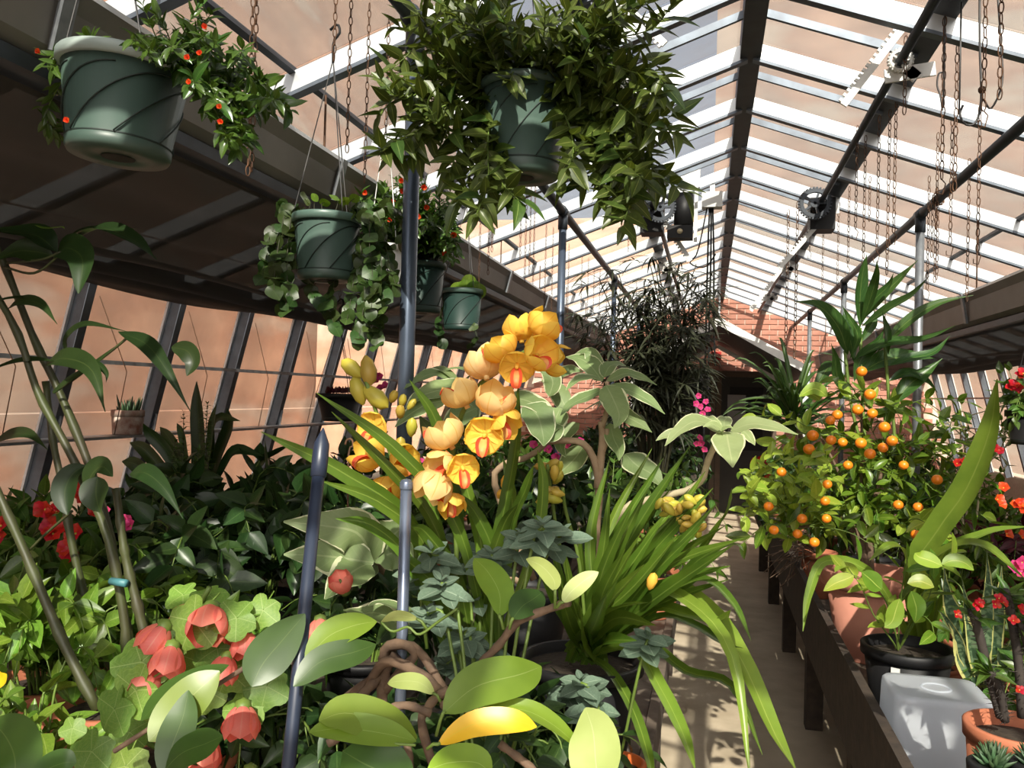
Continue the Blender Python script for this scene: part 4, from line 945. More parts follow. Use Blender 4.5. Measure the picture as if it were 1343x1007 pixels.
bigleaf([(574, 976), (620, 950), (670, 945), (704, 953)], 36, 'leaf_yellow', (1.10, 1.14), UPN(0.1, -1, 0.7), pet=(560, 982), label='yellowed leaf')
bigleaf([(615, 938), (680, 930), (725, 950), (765, 985)], 30, 'leaf_hoya', (1.16, 1.2), UPN(0.35, -0.6, 1.0), fold=0.3)
bigleaf([(790, 1045), (782, 1005), (778, 960), (768, 928)], 70, 'leaf_hoya_pale', (1.12, 1.2), UPN(-0.1, -1, 0.15), prof='hoya', label='pale lime leaf underside')
bigleaf([(418, 945), (455, 935), (510, 950), (547, 968)], 56, 'leaf_hoya', (1.06, 1.12), UPN(0.2, -1, 1.1))
bigleaf([(405, 960), (450, 955), (505, 962), (546, 972)], 44, 'leaf_hoya', (1.05, 1.10), UPN(-0.4, -0.8, 0.9), fold=0.15)
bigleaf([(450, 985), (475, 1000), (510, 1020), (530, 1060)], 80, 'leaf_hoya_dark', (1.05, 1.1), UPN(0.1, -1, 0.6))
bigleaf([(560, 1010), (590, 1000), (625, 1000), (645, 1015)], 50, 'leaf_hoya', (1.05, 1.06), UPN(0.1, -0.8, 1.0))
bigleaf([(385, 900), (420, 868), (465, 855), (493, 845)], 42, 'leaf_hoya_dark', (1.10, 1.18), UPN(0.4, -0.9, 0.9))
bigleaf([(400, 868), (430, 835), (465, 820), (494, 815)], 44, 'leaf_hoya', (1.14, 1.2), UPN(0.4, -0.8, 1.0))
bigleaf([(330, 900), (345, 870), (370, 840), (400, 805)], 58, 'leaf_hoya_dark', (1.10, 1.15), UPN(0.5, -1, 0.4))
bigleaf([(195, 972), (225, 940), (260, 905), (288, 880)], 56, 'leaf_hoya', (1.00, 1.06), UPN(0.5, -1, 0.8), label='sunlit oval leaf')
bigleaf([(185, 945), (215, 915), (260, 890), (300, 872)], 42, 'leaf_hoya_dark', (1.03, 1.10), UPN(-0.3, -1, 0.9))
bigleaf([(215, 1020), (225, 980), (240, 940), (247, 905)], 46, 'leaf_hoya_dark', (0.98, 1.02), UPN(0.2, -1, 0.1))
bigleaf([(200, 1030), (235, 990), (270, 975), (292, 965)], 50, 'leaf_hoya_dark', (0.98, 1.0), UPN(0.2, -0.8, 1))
bigleaf([(655, 808), (655, 778), (640, 750), (622, 732)], 42, 'leaf_hoya', (1.22, 1.3), UPN(0.6, -1, 0.4), pet=(660, 825))
bigleaf([(728, 775), (726, 760), (710, 742), (690, 733)], 26, 'leaf_hoya_pale', (1.22, 1.25), UPN(-0.2, -1, -0.1), pet=(728, 798))
bigleaf([(738, 790), (750, 775), (768, 760), (785, 750)], 24, 'leaf_hoya_pale', (1.20, 1.22), UPN(0.1, -1, 0.4), pet=(730, 797))
bigleaf([(672, 812), (685, 795), (700, 785), (712, 776)], 40, 'leaf_hoya_dark', (1.22, 1.28), UPN(0.3, -0.9, 0.8), pet=(668, 825))
bigleaf([(570, 910), (550, 895), (525, 893), (508, 896)], 22, 'leaf_hoya_pale', (1.25, 1.3), UPN(0, -1, 0.5), pet=(578, 920))
bigleaf([(548, 812), (530, 808), (515, 808), (500, 815)], 14, 'leaf_hoya_pale', (1.25, 1.27), UPN(0, -1, 0.5), pet=(560, 825))
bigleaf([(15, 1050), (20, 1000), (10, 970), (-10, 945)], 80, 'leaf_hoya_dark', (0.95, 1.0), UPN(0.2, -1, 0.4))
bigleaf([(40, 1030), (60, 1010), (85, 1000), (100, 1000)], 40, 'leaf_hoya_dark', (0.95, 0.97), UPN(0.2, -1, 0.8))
bigleaf([(-20, 900), (-5, 893), (3, 890), (9, 884)], 22, 'leaf_yellow', (1.0, 1.0), UPN(0.2, -1, 0.5))
MB().tube(spline(pts([(500, 816), (515, 828), (535, 822), (550, 832), (575, 815), (600, 798)], 1.24), 18), 0.0022, 6).build('tendril', 'stem_green', t)
MB().tube(spline(pts([(450, 985), (490, 975), (545, 977)], 1.08), 10), 0.002, 6).build('tendril', 'stem_green', t)

# ---- tall cane plant with arching leaves
c0 = bed(150, 880, 1.55)
t = thing('cane_plant', 'tall cane plant with jointed stems and arching dark leaves by the glass wall', 'plant', c0)
pot_parts(t, c0, 0.11, 0.085, 0.14, 'terracotta')
canes = [([(-30, 270), (5, 345), (45, 445), (85, 530), (132, 655), (160, 790), (172, 860)], 1.55), ([(-40, 330), (20, 430), (50, 515), (95, 600), (140, 700), (163, 810), (166, 870)], 1.5), ([(60, 500), (70, 580), (85, 650), (92, 700), (120, 820), (150, 880)], 1.62),
         ([(-40, 560), (-5, 640), (35, 730), (82, 840), (128, 930)], 1.35), ([(152, 640), (160, 700), (168, 745), (182, 800), (196, 860)], 1.48)]
for i, (lst, y) in enumerate(canes):
    P = spline(pts(lst, y), 22); r = 0.009 if i < 4 else 0.0095
    c = MB().tube(P, [r * (1.25 if q % 4 == 0 else 1.0) * (0.75 + 0.35 * q / 22) for q in range(23)], 9).build('cane', 'cane_green', t)
def cl(lst, w, y, N=None, prof='lance', m='leaf_cane', fold=0.25):
    P = pts(lst, y); blade(t, P, px2m(w, P[1]), m, prof, N, fold=fold, seg=16)
cl([(75, 335), (88, 325), (108, 340), (103, 385)], 42, (1.55, 1.45), UPN(0.3, -1, 0.4), 'oval')
cl([(85, 325), (130, 300), (175, 315), (205, 340)], 34, (1.55, 1.5), UPN(0.1, -0.5, 1))
cl([(80, 320), (110, 302), (150, 300), (182, 300)], 18, (1.55, 1.6), UPN(0.1, -0.4, 1))
cl([(75, 330), (50, 310), (20, 305), (-20, 300)], 44, (1.55, 1.5), UPN(0, -0.7, 1))
cl([(70, 335), (45, 330), (20, 330), (-15, 345)], 36, (1.55, 1.5), UPN(0, -1, 0.4), m='leaf_cane')
cl([(45, 295), (60, 300), (80, 298), (85, 300)], 8, (1.5, 1.5), UPN(0, -0.4, 1), m='leaf_bright')
cl([(10, 405), (30, 395), (55, 400), (75, 425)], 18, (1.52, 1.45), UPN(0.2, -1, 0.6))
cl([(-20, 400), (5, 393), (35, 390), (62, 396)], 10, (1.5, 1.5), UPN(0, -0.6, 1))
cl([(-20, 488), (20, 475), (50, 472), (75, 474)], 15, (1.5, 1.5), UPN(0, -0.7, 1))
cl([(60, 478), (85, 470), (120, 485), (138, 540)], 32, (1.52, 1.40), UPN(0.4, -1, 0.6))
cl([(85, 462), (90, 440), (115, 425), (168, 435)], 14, (1.55, 1.5), UPN(0.3, -1, 0.7))
cl([(155, 435), (190, 450), (215, 480), (250, 540)], 24, (1.5, 1.42), UPN(0.4, -1, 0.6))
cl([(225, 455), (245, 460), (253, 475), (245, 493)], 26, (1.48, 1.46), UPN(0.2, -1, 0.2), 'oval')
cl([(110, 475), (128, 478), (140, 490), (139, 502)], 9, (1.5, 1.47), UPN(0.2, -1, 0.5))
cl([(-10, 582), (15, 570), (40, 570), (63, 590)], 18, (1.5, 1.42), UPN(0.2, -1, 0.6))
cl([(170, 622), (190, 620), (215, 640), (240, 680)], 26, (1.42, 1.36), UPN(0.3, -1, 0.6), 'lance')
cl([(112, 640), (122, 620), (135, 612), (148, 625)], 30, (1.45, 1.42), UPN(0.3, -1, 0.5), 'oval')
cl([(88, 675), (85, 645), (95, 622), (112, 610)], 34, (1.46, 1.48), UPN(0.3, -1, 0.4), 'oval')
cl([(128, 625), (126, 645), (128, 660), (132, 672)], 40, (1.42, 1.40), UPN(0.2, -1, 0.1), 'ovate')
cl([(70, 515), (90, 498), (120, 480), (150, 455)], 8, (1.5, 1.5), UPN(0.3, -1, 0.5), 'strap')
for lst in ([(10, 345), (55, 340), (80, 330)], [(5, 350), (45, 358), (80, 333)], [(40, 720), (60, 700), (95, 670)], [(70, 515), (100, 495), (150, 457), (170, 440)]):
    MB().tube(spline(pts(lst, 1.52), 10), 0.0028, 6).build('petiole', 'cane_green', t)
MB().tube([at(146, 762, Y=1.47), at(166, 765, Y=1.46)], 0.008, 8).build('twist_tie', 'hose_blue', t)

# ---- abutilon with coral bells
c0 = bed(225, 960, 1.35)
t = thing('abutilon', 'flowering abutilon with coral bell flowers and lobed leaves', 'plant', c0)
pot_parts(t, c0, 0.11, 0.085, 0.15, 'terracotta')
pl = Plant(t)
for (u, v, L, dy) in ((185, 868, 64, 0.0), (178, 905, 58, -0.03), (150, 930, 56, -0.04), (255, 815, 62, 0.02), (310, 810, 50, 0.04), (345, 800, 40, 0.08), (240, 860, 52, 0.06), (285, 850, 54, 0.07), (120, 985, 52, -0.06), (165, 1005, 56, -0.06), (210, 850, 48, 0.10), (300, 880, 52, 0.10), (95, 955, 30, 0.02), (330, 850, 50, 0.12), (270, 905, 48, 0.1), (200, 920, 44, 0.05), (140, 1000, 40, 0.03), (275, 780, 44, 0.12), (350, 900, 50, 0.12), (320, 930, 50, 0.1), (170, 960, 44, 0.06), (240, 780, 40, 0.2)):
    p = at(u, v, Y=1.22 + dy); pl.leaf('abutilon0', p, (rnd.uniform(-0.6, 0.2), rnd.uniform(-0.5, 0), rnd.uniform(-0.9, -0.1)), (rnd.uniform(-0.1, 0.6), -1, rnd.uniform(0.4, 1.1)), px2m(L * 1.15, p))
for lst in ([(225, 990), (235, 900), (255, 810), (275, 770)], [(225, 990), (270, 900), (320, 830), (350, 790)], [(220, 990), (190, 900), (180, 850)], [(225, 990), (160, 960), (120, 970)]): pl.stem.tube(spline(pts(lst, 1.32), 10), 0.005, 6)
pl.finish('stem_green')
def bell(parent, c, d, R, m='petal_coral'):
    d = Vector(d).normalized(); c = Vector(c); a = d.orthogonal().normalized(); b_ = d.cross(a)
    core = MB().lathe(c, [(0.0015, 0), (R * 0.28, R * 0.12), (R * 0.34, R * 0.45), (R * 0.26, R * 0.5)], 10, d).tube([c, c + d * R * 1.1], R * 0.07, 6).build('flower', 'stem_green', parent)
    for i in range(5):
        th = 2 * math.pi * i / 5; o = a * math.cos(th) + b_ * math.sin(th)
        P = [c + o * R * 0.12 + d * R * 0.15, c + o * R * 0.52 + d * R * 0.55, c + o * R * 0.66 + d * R * 1.05, c + o * R * 0.55 + d * R * 1.45]
        blade(core, P, R * 1.05, m, 'obovate', -o, 'petal', fold=0.3, seg=8)
for (u, v, R, d, dy) in ((222, 812, 34, (-0.4, -0.5, -0.9), 0.0), (228, 838, 34, (0.1, -0.6, -1), -0.01), (280, 790, 40, (0.3, -0.8, -0.6), 0.03), (262, 788, 28, (-0.4, -0.3, -0.6), 0.05), (300, 800, 30, (0.6, -0.4, -0.8), 0.06), (322, 822, 28, (0.3, -0.5, -1), 0.05), (208, 878, 30, (0, -0.9, -0.5), 0.0), (300, 852, 30, (0, -0.5, -1), 0.03), (320, 915, 36, (0.2, -0.5, -1), 0.05), (275, 960, 32, (0.2, -0.7, -1), 0.06), (420, 805, 28, (0.3, -0.6, -1), 0.2), (330, 1000, 32, (0.2, -0.7, -1), 0.06), (455, 780, 24, (-0.2, -0.6, 1), 0.25)):
    p = at(u, v, Y=1.24 + dy); bell(t, p, d, px2m(R, p))

# ---- bright bushes lower left, red impatiens
def bush(name, label, cat, c, R, n, key, L, group=None, rn=None, ht=None, pot=None, stem='stem_green', cap=290, upw=0.8, droop=0.9, gap=0.05, whorl=2, mass=False, potm='terracotta', wf=1.0, zbase=BZ, lift=0.2):
    rn = rn or random.Random(hash_(label)); t = thing(name, label, cat, c, group)
    c = Vector(c)
    if pot: pot_parts(t, c, pot, pot * 0.75, pot * 1.35, potm); base = c + Vector((0, 0, pot * 1.2))
    else: base = c
    pl = Plant(t, cap)
    ends = arcs(pl, rn, base, n, (R * 0.7, R * 1.25) if not ht else (ht * 0.7, ht * 1.15), key, L, gap, R / (ht or R) * 1.0, upw, droop, r0=0.06, whorl=whorl, wf=wf, lift=lift)
    pl.finish(stem, small=1 if mass else None)
    return t, ends, rn
def hash_(s): return sum((i + 1) * ord(ch) for i, ch in enumerate(s)) % 99991
def blooms(t, rn, spots, R, petal, Y=None, n=5, cone=0.45, face=(0.2, -1, 0.5)):
    for q in spots:
        p = q if isinstance(q, Vector) else at(q[0], q[1], Y=q[2] if len(q) > 2 else Y)
        f = Vector(face) + Vector((rn.uniform(-.4, .4), rn.uniform(-.3, .3), rn.uniform(-.3, .3)))
        flower_head(t, p, f, px2m(R, p) if R > 1 else R, petal, rn, n, cone=cone)
t, e, rn = bush('leafy_shrub', 'bright green leafy shrub on the bench edge beside the canes', 'plant', bed(60, 900, 1.6), 0.34, 22, 'bright', 0.085, pot=0.11, ht=0.42, gap=0.055)
t, e, rn = bush('leafy_shrub', 'yellow green leafy plant between the canes and the abutilon', 'plant', bed(165, 830, 1.9), 0.30, 18, 'bright', 0.08, pot=0.10, ht=0.40, gap=0.06)
t, e, rn = bush('impatiens', 'impatiens with dark red flowers behind the canes', 'plant', bed(75, 760, 1.95), 0.34, 22, 'mid', 0.075, pot=0.11, ht=0.52, gap=0.06)
blooms(t, rn, [(75, 672), (90, 690), (85, 665), (68, 690), (100, 700), (112, 630), (108, 645), (115, 652), (130, 668), (88, 720), (95, 728), (60, 668), (70, 700), (2, 690), (0, 705)], 15, 'red', 1.80)
blooms(t, rn, [(137, 672), (166, 684), (172, 690)], 11, 'pink', 1.75)
t, e, rn = bush('leafy_shrub', 'low sunlit leafy plant at the foot of the canes', 'plant', bed(30, 960, 1.30), 0.22, 14, 'bright', 0.06, ht=0.30, pot=0.08, gap=0.05)
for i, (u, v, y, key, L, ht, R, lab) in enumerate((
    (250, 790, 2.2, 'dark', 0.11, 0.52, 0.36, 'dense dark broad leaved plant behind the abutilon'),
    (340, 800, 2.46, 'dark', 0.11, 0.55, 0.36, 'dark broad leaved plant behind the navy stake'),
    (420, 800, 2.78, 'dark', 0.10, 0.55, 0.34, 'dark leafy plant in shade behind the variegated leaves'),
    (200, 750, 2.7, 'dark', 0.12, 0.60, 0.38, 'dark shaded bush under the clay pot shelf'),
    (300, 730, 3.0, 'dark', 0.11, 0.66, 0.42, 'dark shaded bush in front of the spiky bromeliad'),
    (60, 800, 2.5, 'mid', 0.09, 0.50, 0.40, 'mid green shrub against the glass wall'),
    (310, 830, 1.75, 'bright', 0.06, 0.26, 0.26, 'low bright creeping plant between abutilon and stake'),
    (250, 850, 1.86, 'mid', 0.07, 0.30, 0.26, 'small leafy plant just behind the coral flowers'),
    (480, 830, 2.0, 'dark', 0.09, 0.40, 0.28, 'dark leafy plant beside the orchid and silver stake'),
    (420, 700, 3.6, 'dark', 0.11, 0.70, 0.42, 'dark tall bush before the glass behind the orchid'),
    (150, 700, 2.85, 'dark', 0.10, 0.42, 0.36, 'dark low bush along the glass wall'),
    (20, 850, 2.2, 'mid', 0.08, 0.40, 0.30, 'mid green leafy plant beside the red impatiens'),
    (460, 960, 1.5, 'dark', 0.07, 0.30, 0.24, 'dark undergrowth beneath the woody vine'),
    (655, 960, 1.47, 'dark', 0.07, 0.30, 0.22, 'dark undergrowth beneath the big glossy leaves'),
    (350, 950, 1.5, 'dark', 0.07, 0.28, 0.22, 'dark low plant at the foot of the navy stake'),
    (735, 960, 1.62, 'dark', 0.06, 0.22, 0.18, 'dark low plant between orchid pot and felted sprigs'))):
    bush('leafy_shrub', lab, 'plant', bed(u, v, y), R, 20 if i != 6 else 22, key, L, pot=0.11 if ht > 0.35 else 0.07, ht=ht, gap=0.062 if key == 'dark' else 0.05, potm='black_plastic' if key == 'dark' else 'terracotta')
# spiky dark bromeliad and fern against the glass wall
c0 = bed(255, 640, 3.1); c0.z = BZ
t = thing('bromeliad', 'dark spiky strap leaved bromeliad silhouetted against the glass wall', 'plant', c0)
pot_parts(t, c0, 0.13, 0.10, 0.18, 'terracotta')
for lst, w in (([(255, 660), (262, 600), (260, 545), (258, 500)], 20), ([(265, 660), (285, 600), (300, 560), (298, 535)], 16), ([(262, 660), (275, 600), (285, 550), (315, 552)], 14), ([(250, 660), (225, 600), (200, 570), (188, 555)], 18), ([(250, 665), (215, 620), (190, 590), (170, 580)], 18), ([(248, 670), (210, 640), (180, 610), (160, 605)], 20), ([(250, 660), (235, 600), (222, 575), (210, 560)], 16), ([(245, 680), (200, 660), (175, 630), (165, 620)], 18), ([(262, 660), (278, 600), (280, 560), (284, 530)], 18), ([(255, 660), (245, 600), (240, 570), (232, 555)], 14), ([(268, 665), (295, 610), (312, 590), (345, 598)], 16), ([(245, 680), (215, 690), (190, 700), (175, 720)], 20)):
    P = pts(lst, (3.1, 3.1 + rnd.uniform(-0.15, 0.12))); blade(t, P, px2m(w, P[1]), 'leaf_dark', 'strap', UPN(rnd.uniform(-.5, .5), -1, 0.4), seg=12, fold=0.35)
t = thing('fern', 'upright narrow fern frond plant beside the bromeliad', 'plant', bed(238, 640, 2.9)); pl = Plant(t)
for lst in ([(237, 650), (240, 600), (241, 540)], [(232, 660), (225, 620), (230, 580)], [(275, 640), (270, 580), (272, 530)], [(248, 650), (256, 610), (262, 590)]):
    pl.sprig(pts([(lst[0][0], 760)] + lst, 2.9), 'tiny', 0.035, 0.012, rnd, 1.35, 0, 0.003, 0.3)
pl.finish('stem_dark')

# ---- variegated big-leaved plant: several branching stems
c0 = bed(690, 780, 2.6)
t = thing('variegated_shrub', 'variegated shrub with cream edged leaves on smooth tan branches behind the orchid', 'plant', c0)
pot_parts(t, c0, 0.14, 0.11, 0.20, 'black_plastic')
st = MB()
for lst, y, r in (([(780, 760), (782, 690), (786, 640), (778, 600), (762, 580), (735, 578), (715, 580)], (2.3, 2.25), 0.011), ([(784, 640), (788, 600), (790, 575), (788, 553)], 2.28, 0.011), ([(783, 610), (794, 580), (796, 562)], 2.28, 0.009), ([(700, 760), (650, 640), (660, 610), (690, 600), (715, 582), (720, 560)], (2.4, 2.3), 0.010), ([(690, 770), (600, 700), (570, 600), (590, 520)], (2.5, 2.5), 0.009), ([(690, 800), (520, 760), (490, 720)], (2.2, 1.95), 0.010), ([(790, 560), (800, 520), (795, 500)], 2.28, 0.007)):
    P = spline(pts(lst, y), 14); st.tube(P, [r * (1.1 - 0.35 * i / 14) for i in range(15)], 8)
st.tube([c0 + Vector((0, 0, 0.12)), at(700, 790, Y=2.5)], 0.014, 8).build('stem', 'bark_tan', t)
def vl(lst, w, y, N, prof='ovate', m='leaf_variegated'):
    P = pts(lst, y); blade(t, P, px2m(w, P[1]), m, prof, N, seg=14, fold=0.14, wave=0.10)
for a in (([(600, 505), (570, 490), (545, 500), (530, 510)], 26, (2.3, 2.2), UPN(-0.1, -0.6, 1)), ([(605, 500), (580, 510), (550, 520), (532, 535)], 36, (2.25, 2.15), UPN(-0.2, -1, 0.9)), ([(600, 498), (580, 485), (560, 487), (550, 495)], 18, (2.3, 2.3), UPN(0, -0.4, 1)), ([(600, 505), (620, 490), (600, 483), (575, 488)], 18, (2.35, 2.3), UPN(0, -0.4, 1)),
          ([(585, 525), (560, 530), (535, 545), (518, 560)], 30, (2.2, 2.15), UPN(-0.2, -1, 0.6)), ([(625, 535), (605, 545), (590, 560), (580, 575)], 36, (2.3, 2.2), UPN(-0.1, -1, 0.6)), ([(595, 590), (570, 570), (560, 560), (550, 545)], 30, (2.4, 2.35), UPN(-0.1, -1, 0.5)),
          ([(690, 530), (705, 545), (712, 570), (713, 585)], 44, (2.2, 2.1), UPN(0.3, -1, 0.7)), ([(660, 520), (690, 525), (715, 540), (712, 575)], 30, (2.25, 2.15), UPN(0.3, -1, 0.8)), ([(730, 555), (728, 565), (722, 575), (718, 575)], 24, (2.2, 2.15), UPN(0.1, -1, 0.3)), ([(735, 535), (728, 550), (722, 562), (720, 574)], 34, (2.25, 2.15), UPN(0.1, -1, 0.4)),
          ([(792, 510), (770, 520), (750, 530), (735, 545)], 26, (2.28, 2.15), UPN(-0.2, -0.8, 1)), ([(795, 505), (805, 525), (812, 545), (806, 562)], 36, (2.25, 2.12), UPN(0.1, -1, 0.6)), ([(798, 505), (825, 512), (850, 525), (872, 543)], 26, (2.28, 2.2), UPN(0.3, -0.8, 1)), ([(795, 500), (820, 490), (840, 495), (862, 505)], 24, (2.3, 2.3), UPN(0.2, -0.6, 1)), ([(790, 498), (770, 495), (755, 500), (742, 512)], 24, (2.3, 2.2), UPN(-0.2, -0.7, 1)), ([(792, 495), (800, 480), (815, 478), (828, 485)], 24, (2.32, 2.4), UPN(0, -0.5, 1)), ([(790, 500), (775, 480), (760, 470), (742, 468)], 28, (2.32, 2.4), UPN(-0.1, -0.8, 0.8)), ([(800, 530), (820, 545), (838, 555), (855, 567)], 24, (2.3, 2.25), UPN(0.3, -1, 0.6)), ([(790, 490), (780, 475), (770, 460), (745, 472)], 22, (2.35, 2.4), UPN(-0.1, -0.8, 0.8)),
          ([(720, 520), (725, 500), (715, 485), (695, 478)], 26, (2.4, 2.4), UPN(-0.1, -0.8, 0.6)), ([(710, 500), (735, 490), (750, 485), (765, 488)], 24, (2.5, 2.5), UPN(0, -0.8, 0.8)), ([(745, 540), (735, 520), (728, 505), (725, 490)], 26, (2.45, 2.5), UPN(0.1, -1, 0.4)), ([(760, 555), (740, 570), (735, 585), (742, 600)], 22, (2.35, 2.3), UPN(0, -1, 0.5)),
          ([(800, 555), (805, 575), (812, 590), (812, 604)], 24, (2.3, 2.2), UPN(0.1, -1, 0.4)), ([(765, 585), (755, 600), (740, 615), (728, 625)], 36, (2.35, 2.3), UPN(-0.2, -1, 0.6)), ([(820, 595), (835, 610), (855, 622), (870, 640)], 40, (2.3, 2.25), UPN(0.3, -0.9, 0.8)), ([(600, 500), (615, 520), (620, 545), (612, 570)], 30, (2.5, 2.5), UPN(0.2, -1, 0.4)),
          ([(490, 735), (470, 700), (430, 690), (372, 684)], 62, (1.90, 1.80), UPN(0.0, -1, 0.35)), ([(490, 738), (450, 732), (415, 728), (372, 727)], 56, (1.88, 1.78), UPN(0.0, -1, 0.4)), ([(492, 738), (505, 712), (520, 698), (540, 680)], 60, (1.90, 1.90), UPN(0.2, -1, 0.3)), ([(485, 738), (465, 748), (445, 765), (426, 786)], 56, (1.88, 1.75), UPN(0, -1, 0.5)), ([(495, 735), (515, 725), (535, 730), (555, 745)], 48, (1.90, 1.9), UPN(0.2, -1, 0.3)), ([(560, 810), (520, 795), (495, 790), (482, 796)], 18, (1.7, 1.6), UPN(0, -0.5, 1)), ([(540, 830), (500, 805), (470, 805), (450, 800)], 30, (1.7, 1.6), UPN(0, -0.9, 0.8)), ([(495, 740), (480, 745), (450, 720), (440, 690)], 30, (2.0, 1.95), UPN(0, -1, 0.6))):
    vl(*a)
# the single whorl on its own pale curved stem
c0 = bed(800, 690, 2.22)
t = thing('variegated_shrub', 'pale variegated rosette on a curved cream stem reaching over the path', 'plant', c0)
pot_parts(t, c0, 0.09, 0.07, 0.12, 'terracotta')
P = spline([c0 + Vector((0, 0, 0.1))] + pts([(805, 690), (850, 655), (895, 645), (920, 630), (928, 605), (940, 580), (950, 568)], (2.2, 2.0)), 18)
MB().tube(P, [0.009 * (1 + 0.12 * (i % 2)) * (1.05 - 0.35 * i / 18) for i in range(19)], 8).build('stem', 'bark_pale', t)
for a in (([(958, 565), (985, 556), (1015, 560), (1047, 570)], 26, (2.0, 1.95), UPN(0.2, -0.9, 0.9)), ([(945, 565), (915, 552), (890, 565), (872, 585)], 26, (2.0, 1.9), UPN(-0.1, -0.9, 0.9)), ([(953, 566), (955, 580), (958, 595), (961, 613)], 44, (1.98, 1.86), UPN(0, -1, 0.5)), ([(945, 562), (930, 552), (922, 548), (918, 543)], 20, (2.02, 2.1), UPN(0, -0.8, 0.8)), ([(950, 562), (950, 552), (953, 548), (952, 546)], 20, (2.03, 2.12), UPN(0.1, -1, 0.7)), ([(975, 565), (980, 570), (986, 578), (990, 584)], 14, (1.97, 1.93), UPN(0.1, -1, 0.6)), ([(950, 565), (940, 558), (932, 556), (922, 560)], 12, (1.97, 1.93), UPN(0, -1, 0.8)), ([(948, 570), (945, 565), (955, 560), (962, 562)], 12, (1.97, 1.95), UPN(0, -0.6, 1)), ([(895, 565), (882, 568), (870, 572), (860, 578)], 14, (2.0, 1.98), UPN(-0.1, -1, 0.6))):
    vl(*a, 'ovate', 'leaf_pale_variegated')
# ------------------------------------------------------------------ cymbidium orchids
def orchid_flower(parent, c, face, R, m='petal_orchid', lip=True, closed=0.7):
    face = Vector(face).normalized(); c = Vector(c); a = Vector((0, 0, 1)).cross(face)
    a = a.normalized() if a.length > 1e-3 else face.orthogonal().normalized(); b_ = face.cross(a)
    core = MB()
    core.tube([c - face * R * 0.10, c + face * R * 0.30], [R * 0.10, R * 0.07], 8)
    core.build_ = None
    P = [c + face * R * 0.05 - b_ * R * 0.08, c + face * R * 0.50 - b_ * R * 0.22, c + face * R * 0.75 - b_ * R * 0.42, c + face * R * 0.72 - b_ * R * 0.66]
    f = core.build('flower', m, parent)
    blade(f, P, R * 0.46, 'petal_lip', 'petal', b_ + face * 0.4, 'lip', fold=0.5, seg=8)
    for i in range(5):
        th = math.pi / 2 + 2 * math.pi * i / 5; o = a * math.cos(th) + b_ * math.sin(th)
        k = closed * R_.uniform(0.85, 1.15)
        P = [c + o * R * 0.05, c + o * R * 0.44 + face * R * 0.12 * k, c + o * R * 0.66 + face * R * 0.58 * k, c + o * R * (0.70 - 0.16 * k) + face * R * 1.0 * k]
        blade(f, P, R * 0.98, m, 'petal', face - o * 0.6, 'petal', fold=0.26, seg=12)
    return f
c0 = bed(620, 860, 1.6)
t = thing('orchid', 'yellow cymbidium orchid in bloom with long strap leaves', 'orchid', c0)
pot_parts(t, c0, 0.09, 0.08, 0.16, 'pot_green_dark')
ro = random.Random(21)
def strap(root, lst, w, y, N=None, m='leaf_orchid', prof='strap', fold=0.30):
    P = pts(lst, y); return blade(root, P, px2m(w, P[1]), m, prof, N, seg=16, fold=fold)
for lst, w, y in (([(620, 850), (650, 720), (676, 590), (680, 503)], 17, (1.6, 1.5)), ([(610, 850), (600, 680), (575, 560), (537, 498)], 17, (1.6, 1.5)), ([(640, 840), (600, 690), (520, 590), (415, 515)], 17, (1.6, 1.35)), ([(625, 850), (570, 690), (510, 615), (435, 540)], 15, (1.6, 1.4)), ([(600, 850), (540, 690), (450, 620), (342, 566)], 21, (1.6, 1.35)), ([(600, 860), (560, 720), (500, 660), (420, 630)], 18, (1.6, 1.4)), ([(640, 850), (632, 720), (612, 640), (600, 590)], 16, (1.6, 1.55)), ([(655, 850), (650, 740), (628, 680), (600, 645)], 18, (1.6, 1.5)), ([(645, 850), (668, 700), (690, 640), (700, 610)], 13, (1.65, 1.6)), ([(600, 850), (580, 720), (560, 650), (545, 590)], 15, (1.62, 1.6)), ([(650, 860), (700, 720), (712, 640), (705, 590)], 15, (1.65, 1.6)), ([(590, 860), (540, 740), (490, 690), (440, 680)], 17, (1.62, 1.5)), ([(620, 860), (600, 760), (560, 700), (540, 690)], 18, (1.58, 1.45)), ([(640, 860), (640, 760), (660, 690), (680, 660)], 16, (1.62, 1.5)), ([(640, 860), (665, 740), (672, 660), (660, 600)], 18, (1.66, 1.66)), ([(610, 860), (580, 780), (540, 740), (525, 735)], 18, (1.55, 1.45))):
    strap(t, lst, w, y, UPN(ro.uniform(-.3, .5), -1, ro.uniform(0.1, 0.7)))
sp = MB()
for lst, y, r in (([(600, 850), (598, 700), (590, 640), (600, 560), (625, 510), (660, 480), (700, 455)], (1.55, 1.42), 0.0048), ([(560, 850), (540, 690), (520, 620), (500, 560), (480, 500)], (1.62, 1.55), 0.0042)): sp.tube(spline(pts(lst, y), 20), r, 8)
sp.build('flower_spike', 'stem_green', t)
